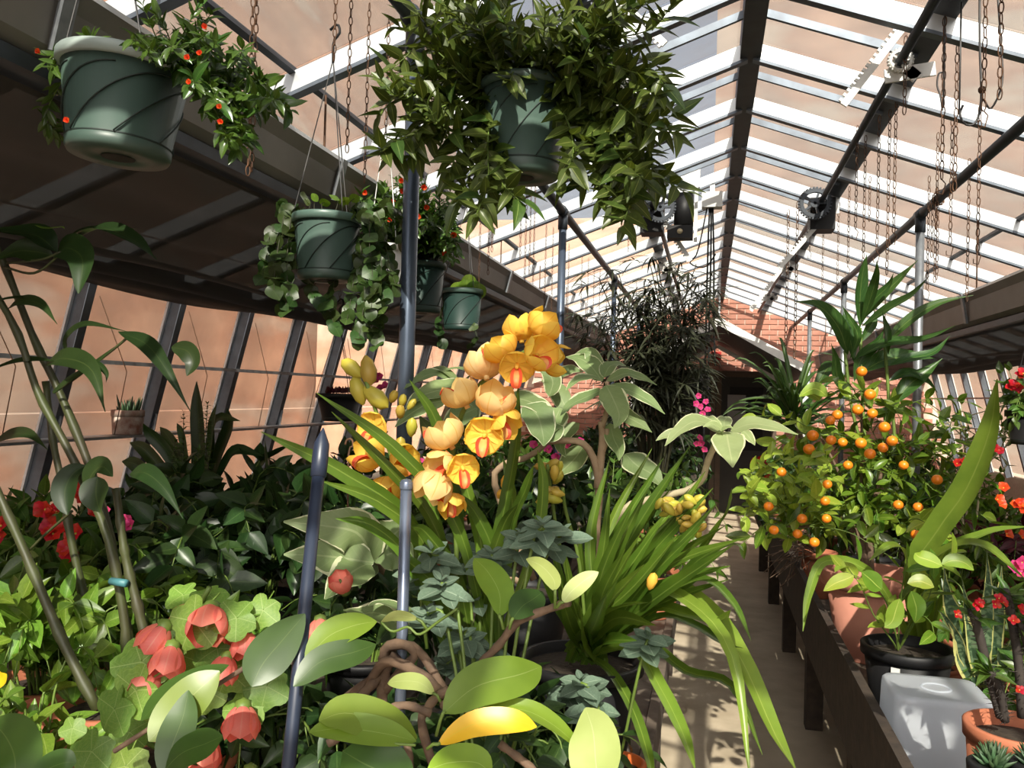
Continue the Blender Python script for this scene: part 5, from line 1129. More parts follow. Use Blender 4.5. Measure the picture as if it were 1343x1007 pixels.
for (u, v, R, m, face, y) in ((702, 438, 36, 'petal_gold', (0.9, -0.2, 0.9), 1.42), (684, 446, 34, 'petal_gold', (-0.2, 0.2, 1), 1.45), (668, 468, 36, 'petal_gold', (-0.7, -0.5, 0.8), 1.42), (700, 468, 36, 'petal_gold', (0.8, -0.9, 0.3), 1.40), (712, 470, 32, 'petal_gold', (1, 0.1, -0.1), 1.44), (678, 478, 34, 'petal_gold', (0.2, -1, -0.5), 1.40), (638, 494, 40, 'petal_orchid', (-0.3, 0.4, 1), 1.43), (612, 532, 38, 'petal_orchid', (-0.5, -0.2, 1), 1.44), (646, 540, 40, 'petal_orchid', (0.3, -0.5, 0.9), 1.41), (655, 545, 32, 'petal_gold', (0.7, -0.5, -0.6), 1.42), (636, 570, 38, 'petal_gold', (0.15, -1, -0.1), 1.40), (592, 585, 40, 'petal_orchid', (-0.5, -0.4, 1), 1.44), (588, 605, 34, 'petal_orchid', (-0.2, -0.6, -0.2), 1.45), (576, 618, 40, 'petal_orchid', (-0.3, -0.3, -1), 1.44), (606, 612, 32, 'petal_gold', (0.5, -1, -0.3), 1.42), (590, 650, 28, 'petal_gold', (0.4, -0.5, -0.8), 1.47),
                          (492, 560, 32, 'petal_gold', (-0.1, -1, -0.1), 1.55), (500, 600, 38, 'petal_gold', (-0.6, -0.6, 0.3), 1.55), (522, 606, 32, 'petal_gold', (0.6, -0.5, 0.2), 1.56), (510, 628, 32, 'petal_gold', (0.0, -0.6, -0.9), 1.55)):
    p = at(u, v, Y=y); orchid_flower(t, p, face, px2m(R * 1.02, p), m, closed=0.95 if abs(face[1]) < 0.95 else 0.45)
def bud(root, u, v, y, L, d=(0, 0, 1), m='petal_bud'):
    p = at(u, v, Y=y); d = Vector(d).normalized(); R = px2m(L, p)
    MB().lathe(p - d * R * 0.5, [(R * 0.05, 0), (R * 0.2, R * 0.2), (R * 0.28, R * 0.55), (R * 0.2, R * 0.85), (0.0005, R)], 10, d).build('bud', m, root)
for (u, v, L, d) in ((462, 483, 38, (-1, 0, 0.7)), (483, 486, 42, (0.3, -0.2, -1)), (470, 512, 40, (-0.4, 0, 1)), (493, 521, 44, (0.8, 0, -0.6)), (516, 520, 22, (0.4, -0.4, 0.6)), (528, 525, 20, (0.3, -0.4, 0.8)), (540, 530, 18, (0.6, 0, 0.8)), (525, 540, 24, (0.2, -0.5, 0.6)), (540, 560, 28, (0.2, -0.4, 1)), (525, 585, 28, (0.2, -0.4, 1))): bud(t, u, v, 1.56, L, d, 'petal_bud')
# the large leafy orchid clump at the bench edge
c0 = bed(762, 880, 1.85)
t = thing('orchid', 'large clump of strap leaved orchid spilling over the bench edge, in bud', 'orchid', c0)
pot_parts(t, c0, 0.13, 0.10, 0.235, 'black_plastic')
B = (770, 860)
E = [((905, 585), (830, 700), 17, 1.8), ((870, 600), (810, 700), 16, 1.85), ((855, 588), (800, 690), 12, 1.95), ((925, 618), (860, 720), 18, 1.8), ((935, 640), (850, 730), 14, 1.7), ((800, 600), (775, 700), 13, 1.9), ((940, 660), (860, 745), 16, 1.65), ((978, 705), (880, 740), 16, 1.6), ((962, 714), (880, 770), 18, 1.55), ((958, 742), (880, 765), 16, 1.6), ((955, 760), (870, 790), 14, 1.65),
     ((800, 640), (790, 730), 14, 1.8), ((850, 640), (800, 740), 16, 1.7), ((830, 660), (790, 750), 16, 1.65), ((880, 640), (810, 730), 14, 1.85), ((820, 720), (790, 780), 18, 1.55), ((845, 740), (800, 790), 20, 1.55), ((810, 760), (780, 810), 18, 1.5), ((860, 820), (810, 810), 18, 1.5), ((850, 790), (805, 800), 20, 1.5), ((835, 840), (800, 840), 20, 1.5), ((760, 690), (765, 760), 14, 1.75), ((740, 720), (752, 790), 14, 1.7), ((720, 700), (740, 780), 14, 1.75), ((730, 760), (745, 810), 16, 1.6), ((705, 740), (735, 800), 15, 1.65), ((920, 690), (850, 760), 16, 1.6), ((900, 660), (830, 750), 15, 1.75), ((890, 700), (830, 770), 17, 1.6), ((780, 640), (775, 730), 12, 1.95), ((905, 640), (840, 720), 12, 1.9), ((950, 690), (880, 735), 13, 1.7), ((795, 780), (780, 820), 18, 1.45), ((760, 780), (765, 820), 18, 1.5), ((840, 700), (800, 770), 16, 1.6), ((870, 680), (815, 760), 16, 1.65)]
for (tip, mid, w, y) in E:
    b_ = (B[0] + ro.uniform(-28, 28), B[1] + ro.uniform(-12, 12))
    strap(t, [b_, ((b_[0] + mid[0]) / 2 - 4, (b_[1] + mid[1]) / 2), mid, tip], w * 1.1, (1.85, y), UPN(ro.uniform(-.5, .6), -1, ro.uniform(0.2, 0.9)))
for lst, w, y in (([B, (850, 780), (905, 790), (960, 860), (985, 1030)], 17, (1.85, 1.45)), ([B, (860, 770), (930, 800), (975, 870), (1015, 960), (1045, 1012)], 24, (1.85, 1.40)), ([B, (830, 850), (865, 900), (895, 960), (912, 1010)], 18, (1.85, 1.38)), ([B, (860, 790), (920, 760), (960, 790), (985, 840)], 14, (1.85, 1.5)), ([B, (850, 800), (900, 805), (940, 815), (958, 800)], 18, (1.85, 1.55)), ([B, (860, 810), (910, 820), (950, 845), (975, 850)], 14, (1.85, 1.55)), ([B, (840, 840), (900, 880), (960, 900), (1000, 990)], 13, (1.85, 1.5)), ([B, (800, 880), (830, 930), (850, 990), (856, 1030)], 14, (1.85, 1.5)), ([B, (860, 800), (935, 700), (955, 670), (960, 640)], 10, (1.85, 1.6)), ([B, (855, 795), (915, 735), (960, 715), (975, 722)], 13, (1.85, 1.6))):
    strap(t, lst, w, y, UPN(ro.uniform(-.1, .5), -0.8, ro.uniform(0.4, 0.9)), m='leaf_strap' if w > 15 else 'leaf_orchid')
sp = MB()
for lst, y in (([B, (735, 720), (722, 640), (718, 610)], (1.8, 1.7)), ([B, (830, 740), (870, 690), (905, 665)], (1.8, 1.75)), ([B, (760, 740), (742, 670), (738, 640)], (1.8, 1.7)), ([B, (840, 760), (900, 700), (925, 685)], (1.8, 1.75))): sp.tube(spline(pts(lst, y), 12), 0.004, 6)
sp.build('flower_spike', 'stem_green', t)
for k in range(54):
    u, v = ro.choice([(720, 617), (735, 650), (722, 652), (872, 660), (905, 682), (915, 662), (885, 668), (915, 690)]); u += ro.uniform(-14, 14); v += ro.uniform(-10, 10)
    bud(t, u, v, 1.72 + ro.uniform(-0.03, 0.03), ro.uniform(14, 24), (ro.uniform(-1, 1), -0.3, ro.uniform(-0.3, 1)))
for (u, v, L) in ((663, 632, 24), (655, 648, 14), (855, 762, 26)): bud(t, u, v, 1.62, L, (0.3, -0.3, 1), 'petal_gold')

# ---- grey felted plants
def felt(label, c, heads, y, base, L=46):
    t = thing('felt_plant', label, 'plant', c); pl = Plant(t)
    pot_parts(t, c, 0.05, 0.038, 0.085, 'orange_pot', rim=0.018, rim_out=0.003)
    for (u, v, *rest) in heads:
        yy = rest[0] if rest else y
        P = [Vector(base), *pts([((u * 0.7 + (base_px[0]) * 0.3), (v * 0.75 + base_px[1] * 0.25)), (u, v)], yy)]
        pl.stem.tube(spline(P, 8), 0.0032, 6)
        p = P[-1]
        for ring, (n, tilt, s) in enumerate(((4, 0.25, 1.0), (4, 0.75, 0.7), (2, 1.3, 0.4))):
            for i in range(n):
                th = 2 * math.pi * i / n + ring * 0.8 + u * 0.1; d = Vector((math.cos(th), math.sin(th), tilt - 0.25)); d += Vector((rnd.uniform(-.3, .3), rnd.uniform(-.3, .3), rnd.uniform(-.35, .2))); pl.leaf('felt' + str(rnd.randrange(3)), p + Vector((0, 0, -0.01 + 0.008 * ring)), d, (d.x * -0.5 + rnd.uniform(-.3, .3), -0.7 + d.y * -0.5, 1), px2m(L * s * rnd.uniform(0.8, 1.1), p))
        q = P[-2]
        for i in range(4):
            th = i * math.pi / 2 + 0.5; d = Vector((math.cos(th), math.sin(th), -0.25)); pl.leaf('felt' + str(i % 3), q.lerp(p, 0.55), d, (0, -0.6, 1), px2m(L * 0.95, p))
    pl.finish('stem_green'); return t
base_px = (818, 960)
s0 = bed(813, 965, 1.68)
MB().lathe(s0, [(0.001, 0.0), (0.042, 0.0), (0.052, 0.024), (0.049, 0.024), (0.040, 0.006), (0.001, 0.006)], 24).build('saucer', 'label_white', None, label='white plastic saucer under the bright orange pot', cat='saucer')
c0 = s0 + Vector((0, 0, 0.0065)); t = felt('grey felted sprigs in a bright orange pot at the bench edge', c0, [(850, 838, 1.62), (762, 895, 1.6), (745, 910, 1.65), (775, 925, 1.6)], 1.62, c0 + Vector((0, 0, 0.08)), 40)
base_px = (650, 880)
felt('grey green felted plant in shade under the orchid leaves', bed(640, 890, 1.30), [(565, 725), (600, 712, 1.6), (645, 728), (685, 705, 1.42), (712, 690, 1.4), (738, 700, 1.5), (578, 765, 1.42), (620, 775, 1.6), (560, 805, 1.4), (605, 835, 1.45), (640, 855, 1.6), (585, 872, 1.5), (548, 750, 1.6)], 1.50, bed(640, 890, 1.30) + Vector((0, 0, 0.08)), 40)
# ---- further plants on the left bench
c0 = bed(845, 560, 5.0)
t = thing('spider_tree', 'tall false aralia with spidery dark brown thread leaves', 'plant', c0)
pot_parts(t, c0, 0.15, 0.12, 0.24, 'terracotta')
pl = Plant(t)
for i in range(46):
    a = ro.uniform(-1, 1); u1 = 845 + 68 * a; v1 = 430 + ro.uniform(-70, 110); 
    if i < 8: u1, v1 = 885 + ro.uniform(-35, 40), 350 + ro.uniform(-15, 60)
    y1 = 5.0 + ro.uniform(-0.35, 0.35)
    P = pts([(858 + 12 * a, 640), (862 + 30 * a, (640 + v1) / 2), (u1, v1)], (5.0, y1))
    pl.stem.tube(spline(P, 8), [0.008 * (1 - 0.08 * q) for q in range(9)], 5, False)
    for k in range(9):
        q = P[1].lerp(P[2], 0.15 + 0.85 * k / 8); th = ro.uniform(0, 6.28); o = Vector((math.cos(th), math.sin(th), 0.2)); e = q + o * 0.10
        pl.stem.tube([q, e], 0.0015, 4, False)
        for j in range(7):
            th2 = th + (j - 3) * 0.45; pl.leaf('spider' + str(j % 3), e, (math.cos(th2), math.sin(th2), ro.uniform(-0.6, 0.3)), (0, -0.4, 1), ro.uniform(0.10, 0.17), 1.3)
pl.finish('stem_dark')
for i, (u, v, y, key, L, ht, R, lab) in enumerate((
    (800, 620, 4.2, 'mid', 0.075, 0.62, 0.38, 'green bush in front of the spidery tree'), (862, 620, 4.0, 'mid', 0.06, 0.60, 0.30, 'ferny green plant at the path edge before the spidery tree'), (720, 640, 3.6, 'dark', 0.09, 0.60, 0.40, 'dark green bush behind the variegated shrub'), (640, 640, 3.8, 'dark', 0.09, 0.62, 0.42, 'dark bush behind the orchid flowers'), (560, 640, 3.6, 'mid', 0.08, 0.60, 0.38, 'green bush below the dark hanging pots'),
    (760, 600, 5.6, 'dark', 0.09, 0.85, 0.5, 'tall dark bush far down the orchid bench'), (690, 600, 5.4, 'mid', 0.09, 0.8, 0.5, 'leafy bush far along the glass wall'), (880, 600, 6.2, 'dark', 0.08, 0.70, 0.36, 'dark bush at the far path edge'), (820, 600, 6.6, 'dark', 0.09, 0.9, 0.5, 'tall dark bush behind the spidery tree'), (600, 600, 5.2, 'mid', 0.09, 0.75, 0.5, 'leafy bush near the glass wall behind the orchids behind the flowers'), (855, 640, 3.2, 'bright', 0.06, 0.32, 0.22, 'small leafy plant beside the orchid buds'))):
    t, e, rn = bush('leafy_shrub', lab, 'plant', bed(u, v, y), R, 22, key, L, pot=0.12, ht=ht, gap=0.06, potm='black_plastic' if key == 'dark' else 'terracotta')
    if i == 0: blooms(t, rn, [(722, 575, 3.6), (735, 590, 3.6), (742, 583, 3.6), (730, 600, 3.6), (718, 590, 3.6), (745, 598, 3.6), (762, 580, 3.6), (700, 585, 3.6)], 8, 'pink')
    if i == 1: blooms(t, rn, [(916, 520), (925, 528), (918, 534), (928, 538), (921, 543), (912, 530), (917, 575), (920, 582), (923, 590), (914, 583)], 5.5, 'pink', 3.8)
    if i == 4: blooms(t, rn, [(497, 494, 3.5), (506, 507, 3.5), (500, 510, 3.5), (495, 500, 3.5)], 7, 'pink'); blooms(t, rn, [(538, 614, 3.3), (552, 605, 3.3), (545, 620, 3.3)], 5, 'pink')
# ------------------------------------------------------------------ right bench
BR = 0.635
def bedr(px, py, Y): p = at(px, py, Y=Y); return Vector((p.x, p.y, BR))
rq = random.Random(5)
# ---- citrus tree with small oranges
YK = 3.45; rimc = at(1137, 748, Y=YK); rimc.x = max(rimc.x, 0.62); rK = px2m(58, rimc)
c0 = Vector((rimc.x, YK, BR)); hK = rimc.z - BR
t = thing('orange_tree', 'dwarf orange tree full of small fruit in a pink terracotta pot', 'fruit tree', c0)
pot_parts(t, c0, rK, rK * 0.68, hK, 'terracotta_pink', rim=0.055, rim_out=0.012)
pl = Plant(t, 300)
tr0 = c0 + Vector((0, 0, hK - 0.04))
forks = []
for lst in ([(1118, 700), (1112, 660), (1100, 620), (1075, 570)], [(1135, 700), (1130, 660), (1130, 600), (1130, 530)], [(1142, 700), (1150, 650), (1175, 620), (1200, 590)], [(1120, 690), (1090, 660), (1055, 650), (1020, 640)], [(1128, 700), (1145, 660), (1160, 600), (1165, 540)], [(1130, 700), (1165, 680), (1195, 670), (1225, 650)], [(1118, 690), (1095, 680), (1060, 690), (1030, 690)]):
    P = [tr0] + pts(lst, (YK, YK + rq.uniform(-0.4, 0.1))); pl.stem.tube(spline(P, 12), [0.013 * (1 - 0.06 * i) for i in range(13)], 7, False); forks += P[2:]
pl.stem.build('trunk', 'bark_brown', t); pl.stem = MB()
for i in range(125):
    f = rq.choice(forks); th = rq.uniform(0, 6.28); L = rq.uniform(0.10, 0.26); o = Vector((math.cos(th), math.sin(th) * 0.9 - 0.25, rq.uniform(-0.45, 0.75)))
    p2 = f + o * L; p1_ = f.lerp(p2, 0.5) + Vector((0, 0, 0.03))
    pl.sprig([f, p1_, p2], 'citrus' if rq.random() < 0.8 else 'lime', rq.uniform(0.065, 0.095), 0.034, rq, 0.95, 0.1, 0.0022, whorl=1)
# brighter low shoots hanging over the path
for lst in ([(1050, 690), (1020, 660), (1005, 620), (1015, 590)], [(1050, 690), (1010, 680), (985, 665), (975, 680)], [(1055, 690), (1030, 650), (1028, 610), (1030, 590)], [(1050, 690), (1000, 650), (985, 640), (980, 650)], [(1060, 700), (1050, 650), (1060, 610), (1070, 600)], [(1060, 700), (1035, 705), (1015, 700), (1003, 706)], [(1055, 690), (1015, 660), (990, 630), (985, 615)], [(1055, 690), (1040, 680), (1015, 640), (1005, 650)], [(1060, 690), (1045, 670), (1040, 640), (1048, 620)], [(1120, 690), (1100, 640), (1085, 610), (1082, 590)], [(1180, 690), (1200, 680), (1220, 690), (1235, 700)], [(1120, 700), (1085, 690), (1070, 660), (1065, 640)]):
    pl.sprig(pts(lst, (YK - 0.1, YK - 0.45)), 'lime', 0.075, 0.032, rq, 1.0, 0.15, 0.0022, whorl=1)
pl.finish('stem_green')
MBf = MB().ball((0, 0, 0), 1.0, 14, 9, (1, 1, 0.93)); fm = MBf.mesh('orange_fruit', 'fruit_orange')
for (u, v) in ((1130, 487), (1141, 517), (1125, 537), (1098, 544), (1089, 551), (1144, 542), (1090, 577), (1105, 580), (1129, 581), (1158, 587), (1141, 595), (1170, 578), (1066, 571), (1061, 589), (1229, 629), (1085, 635), (1082, 657), (1008, 664), (1178, 662), (1204, 665), (1025, 619), (1084, 680), (1052, 680), (1015, 695), (1046, 700), (1068, 711), (1201, 701), (1112, 610), (1160, 560), (1185, 610)):
    y = YK - (0.50 if (u, v) not in ((1098, 544), (1105, 580), (1129, 581), (1066, 571), (1061, 589), (1112, 610), (1160, 560), (1185, 610)) else 0.25) + rq.uniform(-0.03, 0.03)
    p = at(u, v, Y=y); s = px2m(rq.uniform(6.2, 7.8), p)
    f = link('orange', fm, t, Matrix.Translation(p) @ Matrix.Scale(s, 4))
    MB().tube([p + Vector((0, 0, s * 0.88)), p + Vector((0, 0.005, s * 1.2))], [s * 0.16, s * 0.08], 6).build('calyx', 'stem_green', f)
blade(t, pts([(1085, 520), (1075, 512), (1065, 510), (1048, 520)], 2.9), 0.055, 'leaf_lime', 'oval', (0.2, -1, 0.8)); blade(t, pts([(1075, 525), (1070, 520), (1060, 516), (1050, 514)], 2.92), 0.04, 'leaf_lime', 'oval', (0.2, -1, 0.8))
# smaller clay pot with dead twigs behind it
p = at(1067, 722, Y=4.45); c0 = Vector((max(p.x, 0.55), 4.45, BR))
t = thing('clay_pot', 'terracotta pot of dead grey twigs at the bench edge', 'potted plant', c0); pot_parts(t, c0, 0.085, 0.065, p.z - BR, 'terracotta', rim=0.035)
tw = MB()
for i in range(46):
    th = rq.uniform(0, 6.28); b_ = c0 + Vector((0, 0, p.z - BR - 0.02)); e = at(1035 + rq.uniform(-34, 30), 715 + rq.uniform(-30, 55), Y=4.4 + rq.uniform(-0.25, 0.05)); m_ = b_.lerp(e, 0.5) + Vector((rq.uniform(-.05, .05), rq.uniform(-.05, .05), rq.uniform(0, .09)))
    tw.tube(spline([b_, m_, e], 6), 0.0022, 4, False)
tw.build('twigs', 'bark_brown', t, kind='stuff')

# ---- ginger with broad variegated leaves
p = bedr(1150, 640, 4.3); p.x = max(p.x, 0.8)
t = thing('shell_ginger', 'tall shell ginger with broad striped leaves above the orange tree', 'plant', p)
pot_parts(t, p, 0.14, 0.11, 0.22, 'black_plastic')
for lst in ([(1140, 640), (1132, 540), (1128, 430)], [(1145, 640), (1118, 540), (1108, 460)], [(1150, 640), (1165, 540), (1160, 450)], [(1152, 640), (1172, 590), (1170, 530)]): MB().tube(spline([p + Vector((0, 0, 0.2))] + pts(lst, 4.3), 12), 0.008, 7).build('cane', 'stem_green', t)
for lst, w, N in (([(1128, 430), (1128, 390), (1132, 355), (1137, 333)], 17, (0.3, -1, 0)), ([(1130, 425), (1142, 390), (1150, 360), (1150, 340)], 13, (-0.4, -1, 0)), ([(1130, 420), (1155, 390), (1180, 365), (1204, 341)], 15, (-0.2, -1, 0.5)), ([(1130, 422), (1145, 395), (1165, 375), (1172, 358)], 12, (-0.4, -1, 0.2)), ([(1130, 428), (1165, 405), (1195, 388), (1219, 362)], 17, (0, -1, 0.7)), ([(1112, 465), (1100, 430), (1075, 402), (1041, 395)], 24, (-0.1, -1, 0.6)), ([(1120, 475), (1115, 445), (1108, 425), (1106, 408)], 16, (0.4, -1, 0)), ([(1165, 465), (1163, 440), (1160, 425), (1157, 408)], 13, (0.3, -1, 0)), ([(1118, 472), (1160, 452), (1210, 446), (1253, 427)], 20, (0, -0.8, 0.9)), ([(1150, 462), (1190, 422), (1230, 398), (1277, 387)], 15, (-0.1, -1, 0.6)), ([(1130, 488), (1160, 472), (1195, 468), (1226, 470)], 26, (0, -1, 0.6)), ([(1170, 532), (1192, 505), (1212, 490), (1236, 470)], 24, (-0.1, -1, 0.5)), ([(1112, 480), (1095, 468), (1080, 464), (1064, 463)], 9, (0, -0.7, 1)), ([(1128, 450), (1140, 430), (1146, 420), (1147, 405)], 13, (0.2, -1, 0)), ([(1115, 470), (1125, 440), (1112, 415), (1104, 400)], 10, (0, -1, 0.2)), ([(1165, 480), (1195, 470), (1225, 462), (1246, 440)], 16, (0, -0.8, 0.9)), ([(1110, 500), (1090, 480), (1075, 500), (1060, 520)], 18, (0, -0.8, 0.9)), ([(1165, 500), (1190, 490), (1215, 500), (1230, 515)], 18, (0.1, -0.8, 0.9)), ([(1120, 500), (1130, 470), (1150, 450), (1160, 430)], 16, (0.1, -1, 0.3)), ([(1118, 520), (1100, 500), (1095, 470), (1090, 450)], 14, (0, -1, 0.3))):
    P = pts(lst, (4.3, 4.3 + rq.uniform(-0.3, 0.1))); blade(t, P, px2m(w, P[1]), 'leaf_ginger', 'lance', Vector(N), seg=16, fold=0.3)
# ---- screw pine
p = bedr(1040, 600, 5.2); p.x = max(p.x, 0.68)
t = thing('screw_pine', 'spiky screw pine with long narrow leaves beside the porch', 'plant', p); pot_parts(t, p, 0.14, 0.11, 0.2, 'terracotta')
hb = pts([(1042, 545)], 5.2)[0]; MB().tube([p + Vector((0, 0, 0.18)), hb], 0.02, 8).build('trunk', 'bark_brown', t)
for i in range(64):
    th = rq.uniform(0, 6.28); el = rq.uniform(-0.1, 1.3); L = rq.uniform(0.30, 0.52); o = Vector((math.cos(th) * math.cos(el), math.sin(th) * math.cos(el), math.sin(el)))
    b_ = hb + Vector((0, 0, rq.uniform(-0.12, 0.10))); P = [b_, b_ + o * L * 0.5 + Vector((0, 0, 0.02)), b_ + o * L * 0.8, b_ + o * L + Vector((0, 0, -L * 0.16))]
    blade(t, P, 0.034, 'leaf_pandan', 'grass', (0, -0.5, 1), seg=8, fold=0.45)

# ---- black tub pot with young citrus and giant strap leaf
YB5 = 2.75; p = at(1190, 846, Y=YB5); c0 = Vector((max(p.x, 0.568), YB5, BR)); h5 = max(0.18, p.z - BR)
t = thing('citrus_seedling', 'young citrus seedling with bright leaves in a black pot with a white tag', 'potted plant', c0)
pot_parts(t, c0, 0.125, 0.092, h5, 'black_plastic', rim=0.03, rim_out=0.006)
tg = at(1146, 872, Y=YB5 - 0.11); MB().box(c0 + Vector((-0.055, -0.112, h5 - 0.05)), (0.024, 0.004, 0.02), Matrix.Rotation(-0.45, 3, 'Z')).build('price_tag', 'label_white', t, False)
pl = Plant(t)
for lst, key in (([(1175, 850), (1170, 840), (1145, 805), (1130, 770), (1112, 745)], 'lime'), ([(1178, 850), (1180, 800), (1185, 760), (1190, 735)], 'citrus'), ([(1180, 850), (1195, 820), (1215, 790), (1225, 760)], 'citrus'), ([(1178, 852), (1170, 810), (1150, 770), (1110, 750)], 'lime'), ([(1180, 850), (1200, 800), (1230, 745), (1262, 735)], 'lime'), ([(1180, 850), (1205, 810), (1220, 815), (1225, 830)], 'citrus'), ([(1180, 850), (1170, 820), (1155, 810), (1160, 815)], 'lime')):
    pl.sprig(pts(lst, (YB5, YB5 - 0.15)), key, 0.085, 0.05, rq, 1.0, 0.1, 0.003, start=0.4, whorl=1)
pl.finish('stem_green')
for lst, w, m in (([(1236, 742), (1220, 735), (1205, 730), (1200, 725)], 22, 'leaf_lime'), ([(1180, 785), (1175, 800), (1170, 815), (1160, 823)], 22, 'leaf_lime'), ([(1195, 775), (1200, 790), (1202, 800), (1200, 815)], 26, 'leaf_citrus'), ([(1120, 755), (1108, 760), (1095, 765), (1080, 775)], 20, 'leaf_lime'), ([(1130, 750), (1142, 760), (1150, 768), (1156, 773)], 28, 'leaf_citrus'), ([(1235, 740), (1250, 735), (1265, 738), (1277, 748)], 20, 'leaf_lime'), ([(1190, 765), (1205, 762), (1215, 765), (1225, 770)], 20, 'leaf_lime')):
    P = pts(lst, 2.45); blade(t, P, px2m(w, P[1]), m, 'oval', (rq.uniform(-.3, .3), -1, 0.6), seg=10)
# crinum with one giant blade
p = at(1215, 800, Y=2.95); c0 = Vector((max(p.x, 0.70), 2.95, BR))
t = thing('crinum_lily', 'crinum lily with one giant upright strap leaf behind the black pot', 'plant', c0); pot_parts(t, c0, 0.10, 0.08, 0.14, 'terracotta')
for lst, w, y, N in (([(1205, 830), (1200, 755), (1230, 695), (1268, 640), (1298, 565), (1308, 497)], 34, (2.9, 2.55), (-0.7, -1, 0.3)), ([(1205, 830), (1200, 770), (1240, 722), (1290, 715), (1345, 760)], 18, (2.9, 2.5), (0.1, -0.7, 0.8)), ([(1200, 830), (1150, 760), (1085, 735), (1062, 775), (1053, 828)], 13, (2.9, 2.6), (-0.3, -1, 0.3)), ([(1205, 830), (1230, 740), (1290, 700), (1350, 690)], 14, (2.9, 2.7), (0, -0.7, 1)), ([(1200, 830), (1190, 740), (1170, 715), (1140, 735)], 14, (2.9, 2.6), (0, -0.7, 1)), ([(1205, 830), (1235, 780), (1255, 800), (1262, 830)], 12, (2.9, 2.6), (0.3, -1, 0.3))):
    P = [c0 + Vector((0, 0, 0.10))] + pts(lst, y)[1:]; blade(t, P, px2m(w, P[2]), 'leaf_strap', 'strap', Vector(N), seg=20, fold=0.25)
# ---- upturned clear tub
zt = 0.865; hx, hy = 0.118, 0.105; ux, uy = Vector((1, 0, 0)), Vector((0, 1, 0)); cen = Vector((0.462 + hx * 1.12, 2.40, 0))
t = thing('plastic_tub', 'clear plastic storage tub turned upside down beside the black pot', 'tub', Vector((cen.x, cen.y, BR)))
# rounded box flaring a little towards its open end, lip resting on the bench
def ring(s, z, cr=0.03, n=5):
    out = []; X, Y_ = hx * s, hy * s
    for qx, qy, a0 in ((1, 1, 0), (-1, 1, math.pi / 2), (-1, -1, math.pi), (1, -1, 1.5 * math.pi)):
        for i in range(n + 1):
            a = a0 + math.pi / 2 * i / n
            out.append(Vector((cen.x, cen.y, 0)) + ux * (qx * (X - cr) + cr * math.cos(a)) + uy * (qy * (Y_ - cr) + cr * math.sin(a)) + Vector((0, 0, z)))
    return out
rings = [ring(0.80, zt - 0.001), ring(0.94, zt), ring(0.985, zt - 0.006), ring(1.0, zt - 0.02), ring(1.06, BR + 0.03), ring(1.07, BR + 0.018), ring(1.11, BR + 0.016), ring(1.12, BR + 0.001)]
n = len(rings[0]); mb = MB().add([v for r in rings for v in r], [(i * n + k, i * n + (k + 1) % n, (i + 1) * n + (k + 1) % n, (i + 1) * n + k) for i in range(len(rings) - 1) for k in range(n)] + [tuple(range(n))[::-1]])
mb.build('shell', 'tub_plastic', t)
MB().lathe(Vector((cen.x, cen.y, zt)), [(0.030, 0.0), (0.034, 0.003), (0.038, 0.0)], 24).build('base_ring', 'tub_plastic', t)
# ---- crown of thorns
YT = 1.95; p = at(1335, 952, Y=YT); c0 = Vector((p.x, YT, BR)); hT = p.z - BR
t = thing('crown_of_thorns', 'thorny crown of thorns with red flowers in a terracotta bowl', 'potted plant', c0)
pot_parts(t, c0, px2m(62, p), px2m(50, p), hT, 'terracotta', rim=0.03, rim_out=0.004)
pl = Plant(t)
for lst in ([(1312, 940), (1296, 880), (1284, 830), (1275, 800)], [(1340, 940), (1336, 870), (1325, 800), (1318, 775)], [(1352, 940), (1350, 860), (1340, 815)], [(1318, 945), (1310, 900), (1296, 880)]):
    P = spline(pts(lst, (YT, YT - 0.06)), 12); st = MB().tube(P, 0.009, 9).build('stem', 'thorn_stem', t); th_ = MB()
    for i in range(70):
        q = rq.uniform(0, 11.9); k = int(q); b_ = P[k].lerp(P[k + 1], q - k); T = (P[k + 1] - P[k]).normalized(); o = Matrix.Rotation(rq.uniform(0, 6.28), 3, T) @ T.orthogonal().normalized()
        th_.tube([b_ + o * 0.007, b_ + o * 0.022 + T * 0.004], [0.0012, 0.0002], 4, False)
    th_.build('thorn', 'thorn_stem', st)
    for j in range(12):
        b_ = P[-1].lerp(P[-4], rq.random()); pl.leaf('mid' + str(j % 3), b_, (rq.uniform(-1, 1), rq.uniform(-1, 0.3), rq.uniform(-0.1, 0.8)), (0, -0.5, 1), 0.05, 0.7)
pl.finish('stem_green')
blooms(t, rq, [(1310, 785, 1.85), (1316, 790, 1.85), (1305, 792, 1.85), (1279, 794, 1.85), (1284, 790, 1.85), (1254, 806, 1.88), (1329, 814, 1.85), (1338, 797, 1.85), (1342, 800, 1.85), (1337, 905, 1.8)], 7.5, 'red', n=4, cone=0.2)
# ---- snake plant
p = at(1275, 860, Y=2.75); c0 = Vector((max(p.x, 0.82), 2.75, BR))
t = thing('snake_plant', 'snake plant with yellow edged banded leaves behind the clear tub', 'plant', c0); pot_parts(t, c0, 0.10, 0.085, 0.14, 'terracotta')
for lst, w in (([(1270, 870), (1265, 830), (1245, 790), (1238, 745)], 34), ([(1290, 870), (1292, 820), (1296, 770), (1294, 718)], 20), ([(1300, 870), (1306, 820), (1312, 780), (1314, 742)], 22), ([(1268, 870), (1258, 840), (1240, 810), (1230, 800)], 12), ([(1310, 870), (1320, 850), (1325, 845), (1327, 830)], 14), ([(1280, 870), (1275, 830), (1268, 800), (1262, 760)], 22)):
    P = [c0 + Vector((rq.uniform(-.04, .04), rq.uniform(-.03, .03), 0.12))] + pts(lst, (2.7, 2.6)); blade(t, P, px2m(w, P[2]), 'leaf_snake', 'lance', (rq.uniform(-.5, .3), -1, 0.1), seg=16, fold=0.3)
